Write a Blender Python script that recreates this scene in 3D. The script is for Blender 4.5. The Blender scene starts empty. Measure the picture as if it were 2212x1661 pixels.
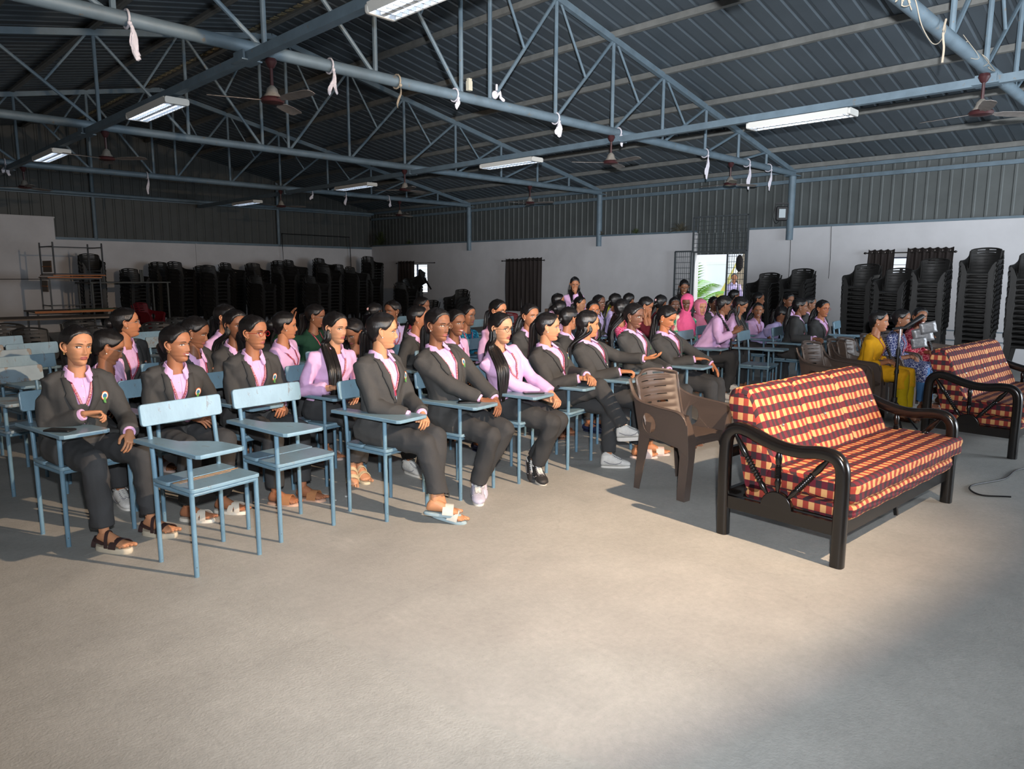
import bpy, bmesh, math, random
from mathutils import Vector, Matrix, noise
from mathutils.bvhtree import BVHTree
R = math.radians
random.seed(7)
sc = bpy.context.scene
COL = sc.collection

# ------------------------------------------------------------------ camera, exposure, world, lamps
W, H, FPX = 2212, 1661, 1558.87
cd = bpy.data.cameras.new('camera'); cam = bpy.data.objects.new('camera', cd); COL.objects.link(cam)
cd.sensor_width = 36; cd.lens = FPX/W*36; cd.clip_start = .05; cd.clip_end = 300
YAW, PIT, ROL = .7835, .1503, .0027
_F = Vector((math.cos(YAW)*math.cos(PIT), math.sin(YAW)*math.cos(PIT), -math.sin(PIT)))
_R = Vector((math.sin(YAW), -math.cos(YAW), 0)); _U = _R.cross(_F)
_R2 = _R*math.cos(ROL)+_U*math.sin(ROL); _U2 = _U*math.cos(ROL)-_R*math.sin(ROL)
m = Matrix((_R2, _U2, -_F)).transposed().to_4x4(); m.translation = (0, 0, 1.55)
cam.matrix_world = m; sc.camera = cam
sc.view_settings.view_transform = 'Standard'; sc.view_settings.look = 'None'
sc.view_settings.exposure = 0.12; sc.view_settings.gamma = 1
sc.cycles.max_bounces = 5; sc.cycles.diffuse_bounces = 3; sc.cycles.glossy_bounces = 2
sc.cycles.transparent_max_bounces = 8; sc.cycles.caustics_reflective = False; sc.cycles.caustics_refractive = False
sc.cycles.sample_clamp_indirect = 4

wd = bpy.data.worlds.new('sky'); sc.world = wd; wd.use_nodes = True
_bg = wd.node_tree.nodes['Background']; _bg.inputs[0].default_value = (.80, .90, 1, 1); _bg.inputs[1].default_value = 1.5

def lamp(name, kind, loc, target, power, color, radius=.05, angle=100, blend=.3):
    l = bpy.data.lights.new(name, kind); o = bpy.data.objects.new(name, l); COL.objects.link(o)
    l.energy = power; l.color = color; o.location = loc
    if kind != 'SUN': l.shadow_soft_size = radius
    if kind == 'SPOT': l.spot_size = R(angle); l.spot_blend = blend
    o.rotation_euler = (Vector(target)-Vector(loc)).to_track_quat('-Z', 'Y').to_euler()
    return o
lamp('sun', 'SUN', (30, 0, 30), (20, 12, 0), 4, (1, .95, .86)).data.angle = R(.6)
VB_ = -6.0
# the photographer's flash, just above and right of the lens
lamp('camera_flash', 'SPOT', (.05, -.05, 1.78), (7.2, 6.3, 2.9), 900, (.93, .96, 1), .035, 130, 1.0)
lamp('wall_fill', 'SPOT', (.05, -.05, 1.80), (14, 3.4, 4.0), 5000, (.93, .96, 1), .035, 37, 1.0)  # two added beams, not the flash itself, to brighten the right wall
lamp('wall_fill', 'SPOT', (.05, -.05, 1.80), (12, 9.4, 4.1), 4900, (.93, .96, 1), .035, 37, 1.0)
# warm stage floodlight on its stand, right of the camera (its own lamp)
STAGE = (3.62, -.62, 3.15)
lamp('stage_floodlight', 'SPOT', STAGE, (3.3, 5.6, 1.0), 1500, (1, .72, .49), .028, 116, 1.0)
# added area lamp lifting the hall's ambient light; no such opening is known
dl = lamp('side_fill', 'AREA', (10.8, VB_+.3, 1.7), (8.5, 12, 1.4), 700, (.84, .92, 1)); dl.data.shape = 'RECTANGLE'; dl.data.size = 5.4; dl.data.size_y = 2.6

# ------------------------------------------------------------------ colour + materials
def lin(c):
    return tuple((x/12.92 if x <= .04045 else ((x+.055)/1.055)**2.4) for x in [v/255 for v in c])
MATS = {}
def nd(nt, t, **k):
    n = nt.nodes.new(t)
    for a, b in k.items():
        if a.startswith('i_'): n.inputs[a[2:].replace('_', ' ')].default_value = b
        else: setattr(n, a, b)
    return n
def mat(name, c, rough=.6, metal=0, var=0, vscale=3, bump=0, bscale=40, stretch=None, spec=.5, emit=None, estr=0, chip=None, chipamt=.62, chipscale=14, sheen=0, bdist=.01):
    """procedural principled material: colour mottling, a second worn colour in patches, fine bump"""
    if name in MATS: return MATS[name]
    mt = bpy.data.materials.new(name); mt.use_nodes = True; nt = mt.node_tree; L = nt.links
    b = nt.nodes['Principled BSDF']; col = (*lin(c), 1)
    b.inputs['Base Color'].default_value = col; b.inputs['Roughness'].default_value = rough
    b.inputs['Metallic'].default_value = metal; b.inputs['Specular IOR Level'].default_value = spec
    if sheen: b.inputs['Sheen Weight'].default_value = sheen
    tc = nd(nt, 'ShaderNodeTexCoord'); src = tc.outputs['Object']
    if stretch:
        mp = nd(nt, 'ShaderNodeMapping'); mp.inputs['Scale'].default_value = stretch; L.new(src, mp.inputs[0]); src = mp.outputs[0]
    last = None
    if var:
        n = nd(nt, 'ShaderNodeTexNoise', i_Scale=vscale, i_Detail=5.0, i_Roughness=.6); L.new(src, n.inputs['Vector'])
        mr = nd(nt, 'ShaderNodeMapRange'); mr.inputs[1].default_value = .3; mr.inputs[2].default_value = .7
        mr.inputs[3].default_value = 1-var; mr.inputs[4].default_value = 1+var*.6; L.new(n.outputs[0], mr.inputs[0])
        vm = nd(nt, 'ShaderNodeVectorMath', operation='SCALE'); vm.inputs[0].default_value = col[:3]; L.new(mr.outputs[0], vm.inputs['Scale'])
        last = vm.outputs[0]
    if chip:
        n = nd(nt, 'ShaderNodeTexNoise', i_Scale=chipscale, i_Detail=6.0, i_Roughness=.7); L.new(src, n.inputs['Vector'])
        cr = nd(nt, 'ShaderNodeMapRange'); cr.inputs[1].default_value = chipamt; cr.inputs[2].default_value = chipamt+.03; L.new(n.outputs[0], cr.inputs[0])
        mx = nd(nt, 'ShaderNodeMix', data_type='RGBA'); mx.inputs[6].default_value = col; mx.inputs[7].default_value = (*lin(chip), 1)
        if last: L.new(last, mx.inputs[6])
        L.new(cr.outputs[0], mx.inputs[0]); last = mx.outputs[2]
    if last: L.new(last, b.inputs['Base Color'])
    if bump:
        n = nd(nt, 'ShaderNodeTexNoise', i_Scale=bscale, i_Detail=4.0); L.new(src, n.inputs['Vector'])
        bp = nd(nt, 'ShaderNodeBump', i_Strength=bump, i_Distance=bdist); L.new(n.outputs[0], bp.inputs['Height']); L.new(bp.outputs[0], b.inputs['Normal'])
    if emit:
        b.inputs['Emission Color'].default_value = (*lin(emit), 1); b.inputs['Emission Strength'].default_value = estr
    MATS[name] = mt; return mt

def floor_mat():
    mt = mat('concrete_floor', (172, 170, 164), .62, bump=.25, bscale=90); nt = mt.node_tree; L = nt.links; b = nt.nodes['Principled BSDF']
    tc = nd(nt, 'ShaderNodeTexCoord')
    def nz(scale, detail=6, rough=.6, lo=.35, hi=.65, a=0., c=1., strch=(1, 1, 1)):
        mp = nd(nt, 'ShaderNodeMapping'); mp.inputs['Scale'].default_value = strch; L.new(tc.outputs['Object'], mp.inputs[0])
        n = nd(nt, 'ShaderNodeTexNoise', i_Scale=scale, i_Detail=float(detail), i_Roughness=rough); L.new(mp.outputs[0], n.inputs['Vector'])
        r = nd(nt, 'ShaderNodeMapRange'); L.new(n.outputs[0], r.inputs[0])
        for i, v in enumerate((lo, hi, a, c)): r.inputs[i+1].default_value = v
        return r.outputs[0]
    def mul(a, c):
        n = nd(nt, 'ShaderNodeMath', operation='MULTIPLY'); L.new(a, n.inputs[0]); L.new(c, n.inputs[1]); return n.outputs[0]
    f = mul(nz(.55, a=.86, c=1.10), nz(3.2, a=.93, c=1.05))
    f = mul(f, nz(30, 4, .75, .3, .7, .90, 1.07)); f = mul(f, nz(9, 6, .75, .60, .72, 1.0, .86, (1, 2.2, 1)))
    f = mul(f, nz(110, 2, .8, .66, .72, 1.0, .70)); f = mul(f, nz(1.5, 7, .7, .62, .70, 1., 1.10, (2.6, .6, 1)))
    vo = nd(nt, 'ShaderNodeTexVoronoi', feature='DISTANCE_TO_EDGE', i_Scale=.30)
    wn = nd(nt, 'ShaderNodeTexNoise', i_Scale=2.2, i_Detail=7.0, i_Roughness=.65)
    ad = nd(nt, 'ShaderNodeMix', data_type='VECTOR'); ad.inputs[0].default_value = .16
    L.new(tc.outputs['Object'], wn.inputs['Vector']); L.new(tc.outputs['Object'], ad.inputs[4]); L.new(wn.outputs['Color'], ad.inputs[5]); L.new(ad.outputs[1], vo.inputs['Vector'])
    r = nd(nt, 'ShaderNodeMapRange'); L.new(vo.outputs[0], r.inputs[0]); r.inputs[1].default_value = .0008; r.inputs[2].default_value = .0016; r.inputs[3].default_value = .955; r.inputs[4].default_value = 1
    f = mul(f, r.outputs[0])
    vm = nd(nt, 'ShaderNodeVectorMath', operation='SCALE'); vm.inputs[0].default_value = lin((172, 172, 168)); L.new(f, vm.inputs['Scale'])
    L.new(vm.outputs[0], b.inputs['Base Color'])
    return mt

def check_mat():
    """woven check: light and dark bands crossing, from the cushion's own UVs (metres)"""
    mt = mat('check_fabric', (200, 150, 100), .85, bump=.25, bscale=600, bdist=.002); nt = mt.node_tree; L = nt.links; b = nt.nodes['Principled BSDF']
    uv = nd(nt, 'ShaderNodeUVMap'); sp = nd(nt, 'ShaderNodeSeparateXYZ'); L.new(uv.outputs[0], sp.inputs[0])
    def band(o, per, duty):
        d = nd(nt, 'ShaderNodeMath', operation='DIVIDE'); L.new(o, d.inputs[0]); d.inputs[1].default_value = per
        f = nd(nt, 'ShaderNodeMath', operation='FRACT'); L.new(d.outputs[0], f.inputs[0])
        g = nd(nt, 'ShaderNodeMath', operation='GREATER_THAN'); L.new(f.outputs[0], g.inputs[0]); g.inputs[1].default_value = duty; return g.outputs[0]
    u = band(sp.outputs[0], .066, .5); v = band(sp.outputs[1], .088, .5)
    def mx(f, a, c):
        m_ = nd(nt, 'ShaderNodeMix', data_type='RGBA'); L.new(f, m_.inputs[0])
        for i, x in ((6, a), (7, c)):
            if isinstance(x, tuple): m_.inputs[i].default_value = (*lin(x), 1)
            else: L.new(x, m_.inputs[i])
        return m_.outputs[2]
    L.new(mx(v, mx(u, (206, 154, 100), (150, 54, 42)), mx(u, (98, 18, 36), (48, 31, 38))), b.inputs['Base Color'])
    return mt

# ------------------------------------------------------------------ mesh helpers
def frame_from(d, up=(0, 0, 1)):
    d = Vector(d).normalized(); up = Vector(up)
    if abs(d.dot(up)) > .97: up = Vector((1, 0, 0)) if abs(d.x) < .9 else Vector((0, 1, 0))
    s = up.cross(d).normalized(); return s, d.cross(s).normalized()
class MB:
    def __init__(s): s.v = []; s.f = []; s.m = []; s.uv = None
    def add(s, vs, fs, mi=0):
        n = len(s.v); s.v += [tuple(v) for v in vs]; s.f += [tuple(i+n for i in f) for f in fs]; s.m += [mi]*len(fs); return n
    def box(s, c, d, mi=0, rot=None):
        c = Vector(c); vs = [Vector((x*d[0]/2, y*d[1]/2, z*d[2]/2)) for x in (-1, 1) for y in (-1, 1) for z in (-1, 1)]
        if rot: vs = [rot @ v for v in vs]
        s.add([v+c for v in vs], [(0, 1, 3, 2), (4, 6, 7, 5), (0, 4, 5, 1), (2, 3, 7, 6), (0, 2, 6, 4), (1, 5, 7, 3)], mi)
    def loft(s, rings, mi=0, cap=True, closed=True):
        k = len(rings[0]); n = len(s.v); s.v += [tuple(p) for r in rings for p in r]; c0 = len(s.f)
        for i in range(len(rings)-1):
            for j in range(k if closed else k-1):
                a = n+i*k+j; b = n+i*k+(j+1) % k; s.f.append((a, b, b+k, a+k))
        if cap and closed:
            s.f.append(tuple(n+j for j in range(k))[::-1]); s.f.append(tuple(n+(len(rings)-1)*k+j for j in range(k)))
        s.m += [mi]*(len(s.f)-c0)
    def tube(s, pts, r, seg=10, mi=0, up=(0, 0, 1), flat=1, cap=True, rnd=False, power=2):
        """r: number or list; flat: ratio of the second half-axis (along 'up') to r; rnd: rounded ends"""
        pts = [Vector(p) for p in pts]; n = len(pts); rr = list(r) if isinstance(r, (list, tuple)) else [r]*n
        fl = list(flat) if isinstance(flat, (list, tuple)) else [flat]*n
        if rnd:
            d0 = (pts[0]-pts[1]).normalized(); d1 = (pts[-1]-pts[-2]).normalized()
            e0 = [(pts[0]+d0*rr[0]*min(1, fl[0])*math.sin(a), rr[0]*max(.05, math.cos(a)), fl[0]) for a in (1.45, 1.0, .5)]
            e1 = [(pts[-1]+d1*rr[-1]*min(1, fl[-1])*math.sin(a), rr[-1]*max(.05, math.cos(a)), fl[-1]) for a in (.5, 1.0, 1.45)]
            pts = [e[0] for e in e0]+pts+[e[0] for e in e1]; rr = [e[1] for e in e0]+rr+[e[1] for e in e1]; fl = [e[2] for e in e0]+fl+[e[2] for e in e1]; n = len(pts)
        rings = []; prev = None
        for i, p in enumerate(pts):
            d = (pts[min(i+1, n-1)]-pts[max(i-1, 0)])
            if d.length < 1e-7: d = prev or Vector((0, 0, 1))
            prev = d; a, b = frame_from(d, up)
            ring = []
            for j in range(seg):
                t = 2*math.pi*j/seg; ca, sa = math.cos(t), math.sin(t)
                if power != 2: ca = math.copysign(abs(ca)**(2/power), ca); sa = math.copysign(abs(sa)**(2/power), sa)
                ring.append(p+a*(rr[i]*ca)+b*(rr[i]*fl[i]*sa))
            rings.append(ring)
        s.loft(rings, mi, cap)
    def rod(s, a, b, w, h=None, mi=0, up=(0, 0, 1)):
        h = h or w; a = Vector(a); b = Vector(b); x, y = frame_from(b-a, up)
        s.loft([[p+x*(i*w/2)+y*(j*h/2) for i, j in ((-1, -1), (1, -1), (1, 1), (-1, 1))] for p in (a, b)], mi)
    def lathe(s, prof, seg=16, o=(0, 0, 0), mi=0, axis=None):
        o = Vector(o); M = Matrix.Identity(3) if axis is None else Vector(axis).to_track_quat('Z', 'Y').to_matrix()
        s.loft([[o+M @ Vector((r*math.cos(2*math.pi*j/seg), r*math.sin(2*math.pi*j/seg), z)) for j in range(seg)] for r, z in prof], mi)
    def ell(s, c, r, rot=None, seg=14, mi=0):
        c = Vector(c); rg = []
        for i in range(1, seg//2*1+4):
            a = math.pi*i/(seg//2+4)-math.pi/2; rg.append((math.cos(a), math.sin(a)))
        rg = [(.03, -1)]+rg+[(.03, 1)]
        rings = [[Vector((r[0]*q*math.cos(2*math.pi*j/seg), r[1]*q*math.sin(2*math.pi*j/seg), r[2]*z)) for j in range(seg)] for q, z in rg]
        if rot: rings = [[rot @ p for p in g] for g in rings]
        s.loft([[p+c for p in g] for g in rings], mi)
    def plate(s, loops, th, M=None, bev=0, mi=0, res=2):
        """flat outline(s) in XY (holes as later loops) given thickness th, with rounded edges; M places it"""
        cu = bpy.data.curves.new('t', 'CURVE'); cu.dimensions = '2D'; cu.fill_mode = 'BOTH'; cu.extrude = max(th/2-bev, 0); cu.bevel_depth = bev; cu.bevel_resolution = res if bev else 0
        cu.offset = -bev
        for lp in loops:
            sp = cu.splines.new('POLY'); sp.points.add(len(lp)-1); sp.use_cyclic_u = True
            for i, p in enumerate(lp): sp.points[i].co = (p[0], p[1], 0, 1)
        o = bpy.data.objects.new('t', cu); me = o.to_mesh(); M = M or Matrix.Identity(4)
        s.add([M @ v.co for v in me.vertices], [tuple(p.vertices) for p in me.polygons], mi)
        o.to_mesh_clear(); bpy.data.objects.remove(o); bpy.data.curves.remove(cu)
    def mesh(s, name, mats, smooth=True, ang=40):
        me = bpy.data.meshes.new(name); me.from_pydata(s.v, [], s.f)
        if not isinstance(mats, (list, tuple)): mats = [mats]
        for x in mats: me.materials.append(x)
        me.polygons.foreach_set('material_index', s.m)
        if smooth:
            me.polygons.foreach_set('use_smooth', [True]*len(s.f))
            if ang < 180: me.set_sharp_from_angle(angle=R(ang))
        me.update(); return me
    def obj(s, name, mats, parent=None, smooth=True, ang=40):
        o = bpy.data.objects.new(name, s.mesh(name, mats, smooth, ang)); COL.objects.link(o)
        if parent: o.parent = parent
        return o
def rrect(w, h, r, n=4, cx=0, cy=0):
    out = []
    for sx, sy, a0 in ((1, 1, 0), (-1, 1, 90), (-1, -1, 180), (1, -1, 270)):
        for i in range(n+1):
            a = R(a0+90*i/n); out.append((cx+sx*(w/2-r)+r*math.cos(a), cy+sy*(h/2-r)+r*math.sin(a)))
    return out
def applied(me, mods):
    o = bpy.data.objects.new('tmp', me); COL.objects.link(o)
    for t, kw in mods:
        md = o.modifiers.new(t, t)
        for k, v in kw.items(): setattr(md, k, v)
    dg = bpy.context.evaluated_depsgraph_get(); out = bpy.data.meshes.new_from_object(o.evaluated_get(dg), depsgraph=dg)
    bpy.data.objects.remove(o); return out
def thing(name, label, cat, loc=(0, 0, 0), rz=0, group=None):
    o = bpy.data.objects.new(name, None); COL.objects.link(o); o.location = loc; o.rotation_euler = (0, 0, rz)
    o.empty_display_size = .1; return tag(o, label, cat, group)
def tag(o, label, cat, group=None, kind=None):
    o['label'] = label; o['category'] = cat
    if group: o['group'] = group
    if kind: o['kind'] = kind
    return o
def struct(o): o['kind'] = 'structure'; return o
def dup(root, loc=None, rz=None, label=None, group=None, parent=None):
    r = root.copy(); COL.objects.link(r)
    if parent: r.parent = parent
    if loc is not None: r.location = loc
    if rz is not None: r.rotation_euler = (0, 0, rz)
    if label: r['label'] = label
    if group: r['group'] = group
    for ch in list(root.children): dup(ch, parent=r)
    return r
def spline(pts, n=6):
    """Catmull-Rom through the points"""
    P = [Vector(p) for p in pts]; P = [P[0]*2-P[1]]+P+[P[-1]*2-P[-2]]; out = []
    for i in range(1, len(P)-2):
        a, b, c, d = P[i-1:i+3]
        for k in range(n):
            t = k/n; out.append(.5*((2*b)+(c-a)*t+(2*a-5*b+4*c-d)*t*t+(3*b-a-3*c+d)*t**3))
    return out+[P[-2]]
# ------------------------------------------------------------------ the hall
U0, V0, UR, ZR, ZC, SL = 15.37, 22.57, 6.3, 5.60, 3.69, .2
WT, UL, VB = 2.56, -2.77, -6.0
TV = [2.1, 6.92, 12.07, 17.2]                       # truss positions
roofz = lambda x: ZR+.06-SL*abs(x-UR)
M_FLOOR = floor_mat()
M_WHITE = mat('white_wall', (204, 204, 207), .85, var=.10, vscale=1.3, bump=.12, bscale=25)
M_STAIN = mat('white_wall_specks', (204, 204, 207), .85, var=.08, vscale=1.3, chip=(96, 92, 88), chipscale=7, chipamt=.735)
M_SHEET = mat('wall_sheet', (90, 95, 95), .55, .2, var=.14, vscale=2.5)
M_ROOF = mat('roof_sheet', (90, 100, 108), .5, .3, var=.12, vscale=1.2)
M_STEEL = mat('truss_paint', (104, 122, 134), .55, .1, var=.18, vscale=5, chip=(118, 112, 104), chipscale=11, chipamt=.64)
M_PURL = mat('purlin_dust', (122, 123, 120), .7, .1, var=.2, vscale=6)
M_TAN = mat('ridge_flashing', (166, 158, 132), .6, .2, var=.15, vscale=8)
M_BLK = mat('black_steel', (34, 34, 36), .45, .3)
M_GRILL = mat('grille_steel', (92, 98, 102), .5, .3, var=.2, vscale=10)

b = MB(); b.add([(UL-.2, VB-.2, 0), (U0+.15, VB-.2, 0), (U0+.15, V0+.2, 0), (UL-.2, V0+.2, 0)], [(0, 1, 2, 3)]); struct(b.obj('floor', M_FLOOR))

def ribs(a, bb, per, up, base, rise=.03):
    """trapezoid profile offsets along a..bb"""
    out = []; t = a
    while t < bb:
        out += [(t, 0), (t+per*.70, 0), (t+per*.78, rise), (t+per*.92, rise)]; t += per
    out.append((bb, 0)); return out
# ceiling: two slopes of ribbed sheet, purlins, ridge flashing
ceil = struct(bpy.data.objects.new('ceiling', None)); COL.objects.link(ceil)
for nm, xe in (('roof_sheet', U0+.14), ('roof_sheet', UL-.14)):
    b = MB(); pr = ribs(VB-.2, V0+.3, .25, 0, 0, .022)
    b.loft([[(x, t, roofz(x)+o) for t, o in pr] for x in (UR, (UR+xe)/2, xe)], closed=False, cap=False)
    b.obj(nm, M_ROOF, ceil, smooth=False)
for s in (-1, 1):
    for i, dx in enumerate([.24, 1.48, 2.76, 4.1, 5.45, 6.75, 7.95, 9.0]):
        x = UR+s*dx; b = MB(); z = roofz(x)-.045
        b.box((x, (VB+V0)/2, z), (.05, V0-VB, .085)); b.box((x+s*.03, (VB+V0)/2, z-.035), (.06, V0-VB, .012)); b.obj('purlin', M_PURL, ceil, smooth=False)
for s in (-1, 1):
    b = MB(); t = VB
    while t < V0:
        b.box((UR+s*.30, t+.1, roofz(UR+s*.30)-.006), (.10, .17, .012)); b.tube([(UR+s*.25, t+.1, roofz(UR+.25)-.012), (UR+s*.36, t+.1, roofz(UR+.36)-.012)], .05, 8, flat=.3); t += .25
    b.obj('ridge_flashing', M_TAN, ceil, smooth=False)

# right wall with doorway and windows
WIN = [(3.95, 5.1, 1.0, 1.92), (14.2, 15.4, .9, 1.92), (19.35, 20.7, .95, 1.92)]
DV0, DV1 = 7.87, 9.21
wr = struct(bpy.data.objects.new('wall_right', None)); COL.objects.link(wr)
b = MB(); X0, X1 = U0, U0+.2; xm = (X0+X1)/2
def wbox(b, v0, v1, z0, z1): b.box((xm, (v0+v1)/2, (z0+z1)/2), (.2, v1-v0, z1-z0))
edges = sorted([(w[0], w[1], w[2], w[3]) for w in WIN]+[(DV0, DV1, 0, WT)]); cur = VB
for v0, v1, z0, z1 in edges:
    wbox(b, cur, v0, 0, WT); 
    if z0 > 0: wbox(b, v0, v1, 0, z0)
    if z1 < WT: wbox(b, v0, v1, z1, WT)
    cur = v1
wbox(b, cur, V0+.2, 0, WT); b.obj('wall_face', M_STAIN, wr, smooth=False)
b = MB(); pr = ribs(VB, V0+.2, .2, 0, 0, .012)
prs = [(t, o) for t, o in pr]
b.loft([[(U0+.10-o, t, z) for t, o in prs] for z in (WT-.02, roofz(U0+.1)-.012)], closed=False, cap=False)
pr2 = ribs(DV0-.1, DV1+.1, .2, 0, 0, .012); b.loft([[(U0+.12-o, t, z) for t, o in pr2] for z in (2.04, WT)], closed=False, cap=False)
b.obj('wall_cladding', M_SHEET, wr, smooth=False)
b = MB(); b.box((U0+.03, (VB+V0)/2, 3.53), (.06, V0-VB, .075)); b.box((U0+.05, (VB+V0)/2, roofz(U0)-.09), (.07, V0-VB, .10)); b.box((U0+.05, (VB+7.85)/2, WT+.02), (.08, 7.85-VB, .05)); b.box((U0+.05, (9.22+V0)/2, WT+.02), (.08, V0-9.22, .05)); b.obj('girt', M_STEEL, wr, smooth=False)
b = MB(); b.box((U0-.012, 2.2, .55), (.024, 3.4, .02)); b.box((U0-.012, 2.2, .37), (.024, 3.4, .02)); b.obj('wall_groove', M_STEEL, wr, smooth=False)
for v in TV[1:]:
    b = MB(); b.tube([(U0-.02, v, WT-.25), (U0-.02, v, ZC-.06)], .075, 14); b.box((U0-.02, v, ZC-.05), (.26, .26, .02)); b.obj('column', M_STEEL, wr)
b = MB()
for v in (6.05, 6.9): b.tube([(U0-.006, v, WT), (U0-.006, v-.02, 1.9), (U0-.006, v-.01, 1.5)], .005, 6)
b.obj('wall_cable', M_BLK, wr)

# gable wall on the left
wg = struct(bpy.data.objects.new('wall_left', None)); COL.objects.link(wg)
b = MB(); b.box(((UL+U0)/2, V0+.1, 1.25), (U0-UL+.4, .2, 2.50)); b.obj('wall_face', M_WHITE, wg, smooth=False)
b = MB(); b.box(((UL+5.28)/2, V0-.06, 1.525), (5.28-UL, .16, 3.05)); b.box(((UL+5.30)/2, V0-.065, 3.03), (5.30-UL, .19, .03)); b.obj('wall_upstand', M_WHITE, wg, smooth=False)
b = MB(); pr = ribs(UL-.1, U0+.15, .25, 0, 0, .012)
b.loft([[(t, V0+.10-o, 2.45) for t, o in pr], [(t, V0+.10-o, roofz(t)+.03) for t, o in pr]], closed=False, cap=False); b.obj('wall_cladding', mat('gable_sheet', (72, 75, 74), .6, .1, var=.14, vscale=2.5), wg, smooth=False)
b = MB(); b.box(((5.3+U0)/2, V0+.04, 2.50), (U0-5.3, .10, .07)); b.box(((UL+U0)/2, V0+.02, 3.69), (U0-UL, .07, .10))
for u in (6.3, 11.75): b.tube([(u, V0+.02, 2.5), (u, V0+.02, roofz(u)-.05)], .05, 10)
b.obj('girt', M_STEEL, wg, smooth=False)
b = MB(); b.box((1.1, V0-.15, 1.413), (8.0, .02, .02)); b.obj('wall_rod', M_BLK, wg, smooth=False)
for u, w in ((9.02, .03), (3.4, .02)):
    b = MB(); b.box((u, V0-.012, 1.25), (w, .024, 2.45)); b.obj('wall_pipe', M_WHITE, wg, smooth=False)
# the sides behind the camera
b = MB(); b.box((UL-.1, (VB+V0)/2, 2.0), (.2, V0-VB+.4, 4.0)); struct(b.obj('wall_near', M_WHITE, smooth=False))
b = MB(); xa, xb = 8.1, 13.5  # gap between xa and xb is made up for the fill lamp
for x0, x1, z0, z1 in ((UL-.2, xa, 0, 6), (xb, U0+.2, 0, 6), (xa, xb, 3.0, 6)): b.box(((x0+x1)/2, VB-.1, (z0+z1)/2), (x1-x0, .2, z1-z0))
struct(b.obj('wall_back', M_WHITE, smooth=False))
# the floodlight head on its stand: housing, pole, and added plates that cut its beam
t = thing('stage_lamp', 'stage floodlight on a tall stand with added beam blocking plates, right of the camera', 'lamp', (STAGE[0], STAGE[1], 0)); Ls = Vector(STAGE); b = MB()
fl = [Ls.lerp(Vector(p), .12)-Vector((STAGE[0], STAGE[1], 0)) for p in ((8.5, .26, 0), (-2.0, 1.74, 0), (-2.0, -6, 0), (8.5, -6, 0))]
b.loft([fl, [p-Vector((0, 0, .004)) for p in fl]]); b.obj('beam_blocker', MATS.get('black_steel') or M_BLK, t, smooth=False)
b = MB(); ax = lambda a, z: Vector((.4*math.cos(R(a)), .4*math.sin(R(a)), STAGE[2]+z)); fl = [ax(31, -.5), ax(31, .25), ax(-25, .25), ax(-25, -.5)]  # second added plate, ends the warm beam on the right
b.loft([fl, [p-Vector((.003, -.003, 0)) for p in fl]]); b.obj('beam_blocker', M_BLK, t, smooth=False)
b = MB(); b.box((0, -.16, 3.17), (.34, .10, .26)); b.obj('housing', M_BLK, t, smooth=False)
b = MB(); b.tube([(0, -.2, 0), (0, -.2, 3.1)], .018, 8); b.obj('stand_pole', M_BLK, t)
for k in range(3): b = MB(); b.tube([(0, -.2, .7), (.5*math.cos(k*2.09), -.2+.5*math.sin(k*2.09), .01)], .012, 8); b.obj('leg', M_BLK, t)

# windows (frames and bars behind the curtains)
for i, (v0, v1, z0, z1) in enumerate(WIN):
    b = MB()
    for a, c in (((v0, z0), (v1, z0)), ((v1, z0), (v1, z1)), ((v1, z1), (v0, z1)), ((v0, z1), (v0, z0)), (((v0+v1)/2, z0), ((v0+v1)/2, z1))):
        b.rod((U0+.12, a[0], a[1]), (U0+.12, c[0], c[1]), .05, .04, up=(1, 0, 0))
    w = struct(b.obj('window_%d' % (i+1), mat('window_paint', (52, 62, 92), .5), smooth=False))
    b = MB()
    k = z0+.12
    while k < z1: b.tube([(U0+.09, v0, k), (U0+.09, v1, k)], .006, 6); k += .13
    b.obj('window_bars', M_BLK, w)

# trusses
def truss(v):
    t = thing('roof_truss', TRL[v][0], 'truss', (0, v, 0)); top = lambda x: ZR-.06-SL*abs(x-UR)
    b = MB(); b.tube([(UL, 0, ZC), (U0, 0, ZC)], .062, 12); b.obj('bottom_chord', M_STEEL, t)
    for s in (-1, 1):
        b = MB(); xe = UR+s*9.07; b.rod((UR, 0, top(UR)), (xe, 0, top(xe)), .07, .09); b.obj('top_chord', M_STEEL, t, smooth=False)
        xs = [.24, 1.48, 2.76, 4.10, 5.45, 6.65, 7.8]
        for i, dx in enumerate(xs):
            x = UR+s*dx; b = MB(); b.tube([(x, 0, ZC), (x, 0, top(x))], .027, 8); b.obj('truss_post', M_STEEL, t)
            if i+1 < len(xs):
                x2 = UR+s*xs[i+1]; p, q = Vector((x, 0, ZC)), Vector((x2, 0, top(x2)))
                b = MB(); b.tube([p, q], .024, 8); b.obj('truss_diagonal', M_STEEL, t)
                if i < 4:
                    mid = p.lerp(q, .5); b = MB(); b.tube([mid, (x+s*.06, 0, top(x))], .018, 8); b.obj('truss_brace', M_STEEL, t)
    return t
TRL = {2.1: ['blue grey steel roof truss nearest the camera at top right'], 6.92: ['blue grey steel roof truss across the whole frame above the front rows, first full one'], 12.07: ['second full blue grey roof truss, behind the long one'], 17.2: ['third full blue grey roof truss, farthest before the end wall']}
t0 = truss(TV[0])
for v in TV[1:]: dup(t0, (0, v, 0), label=TRL[v][0])
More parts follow.
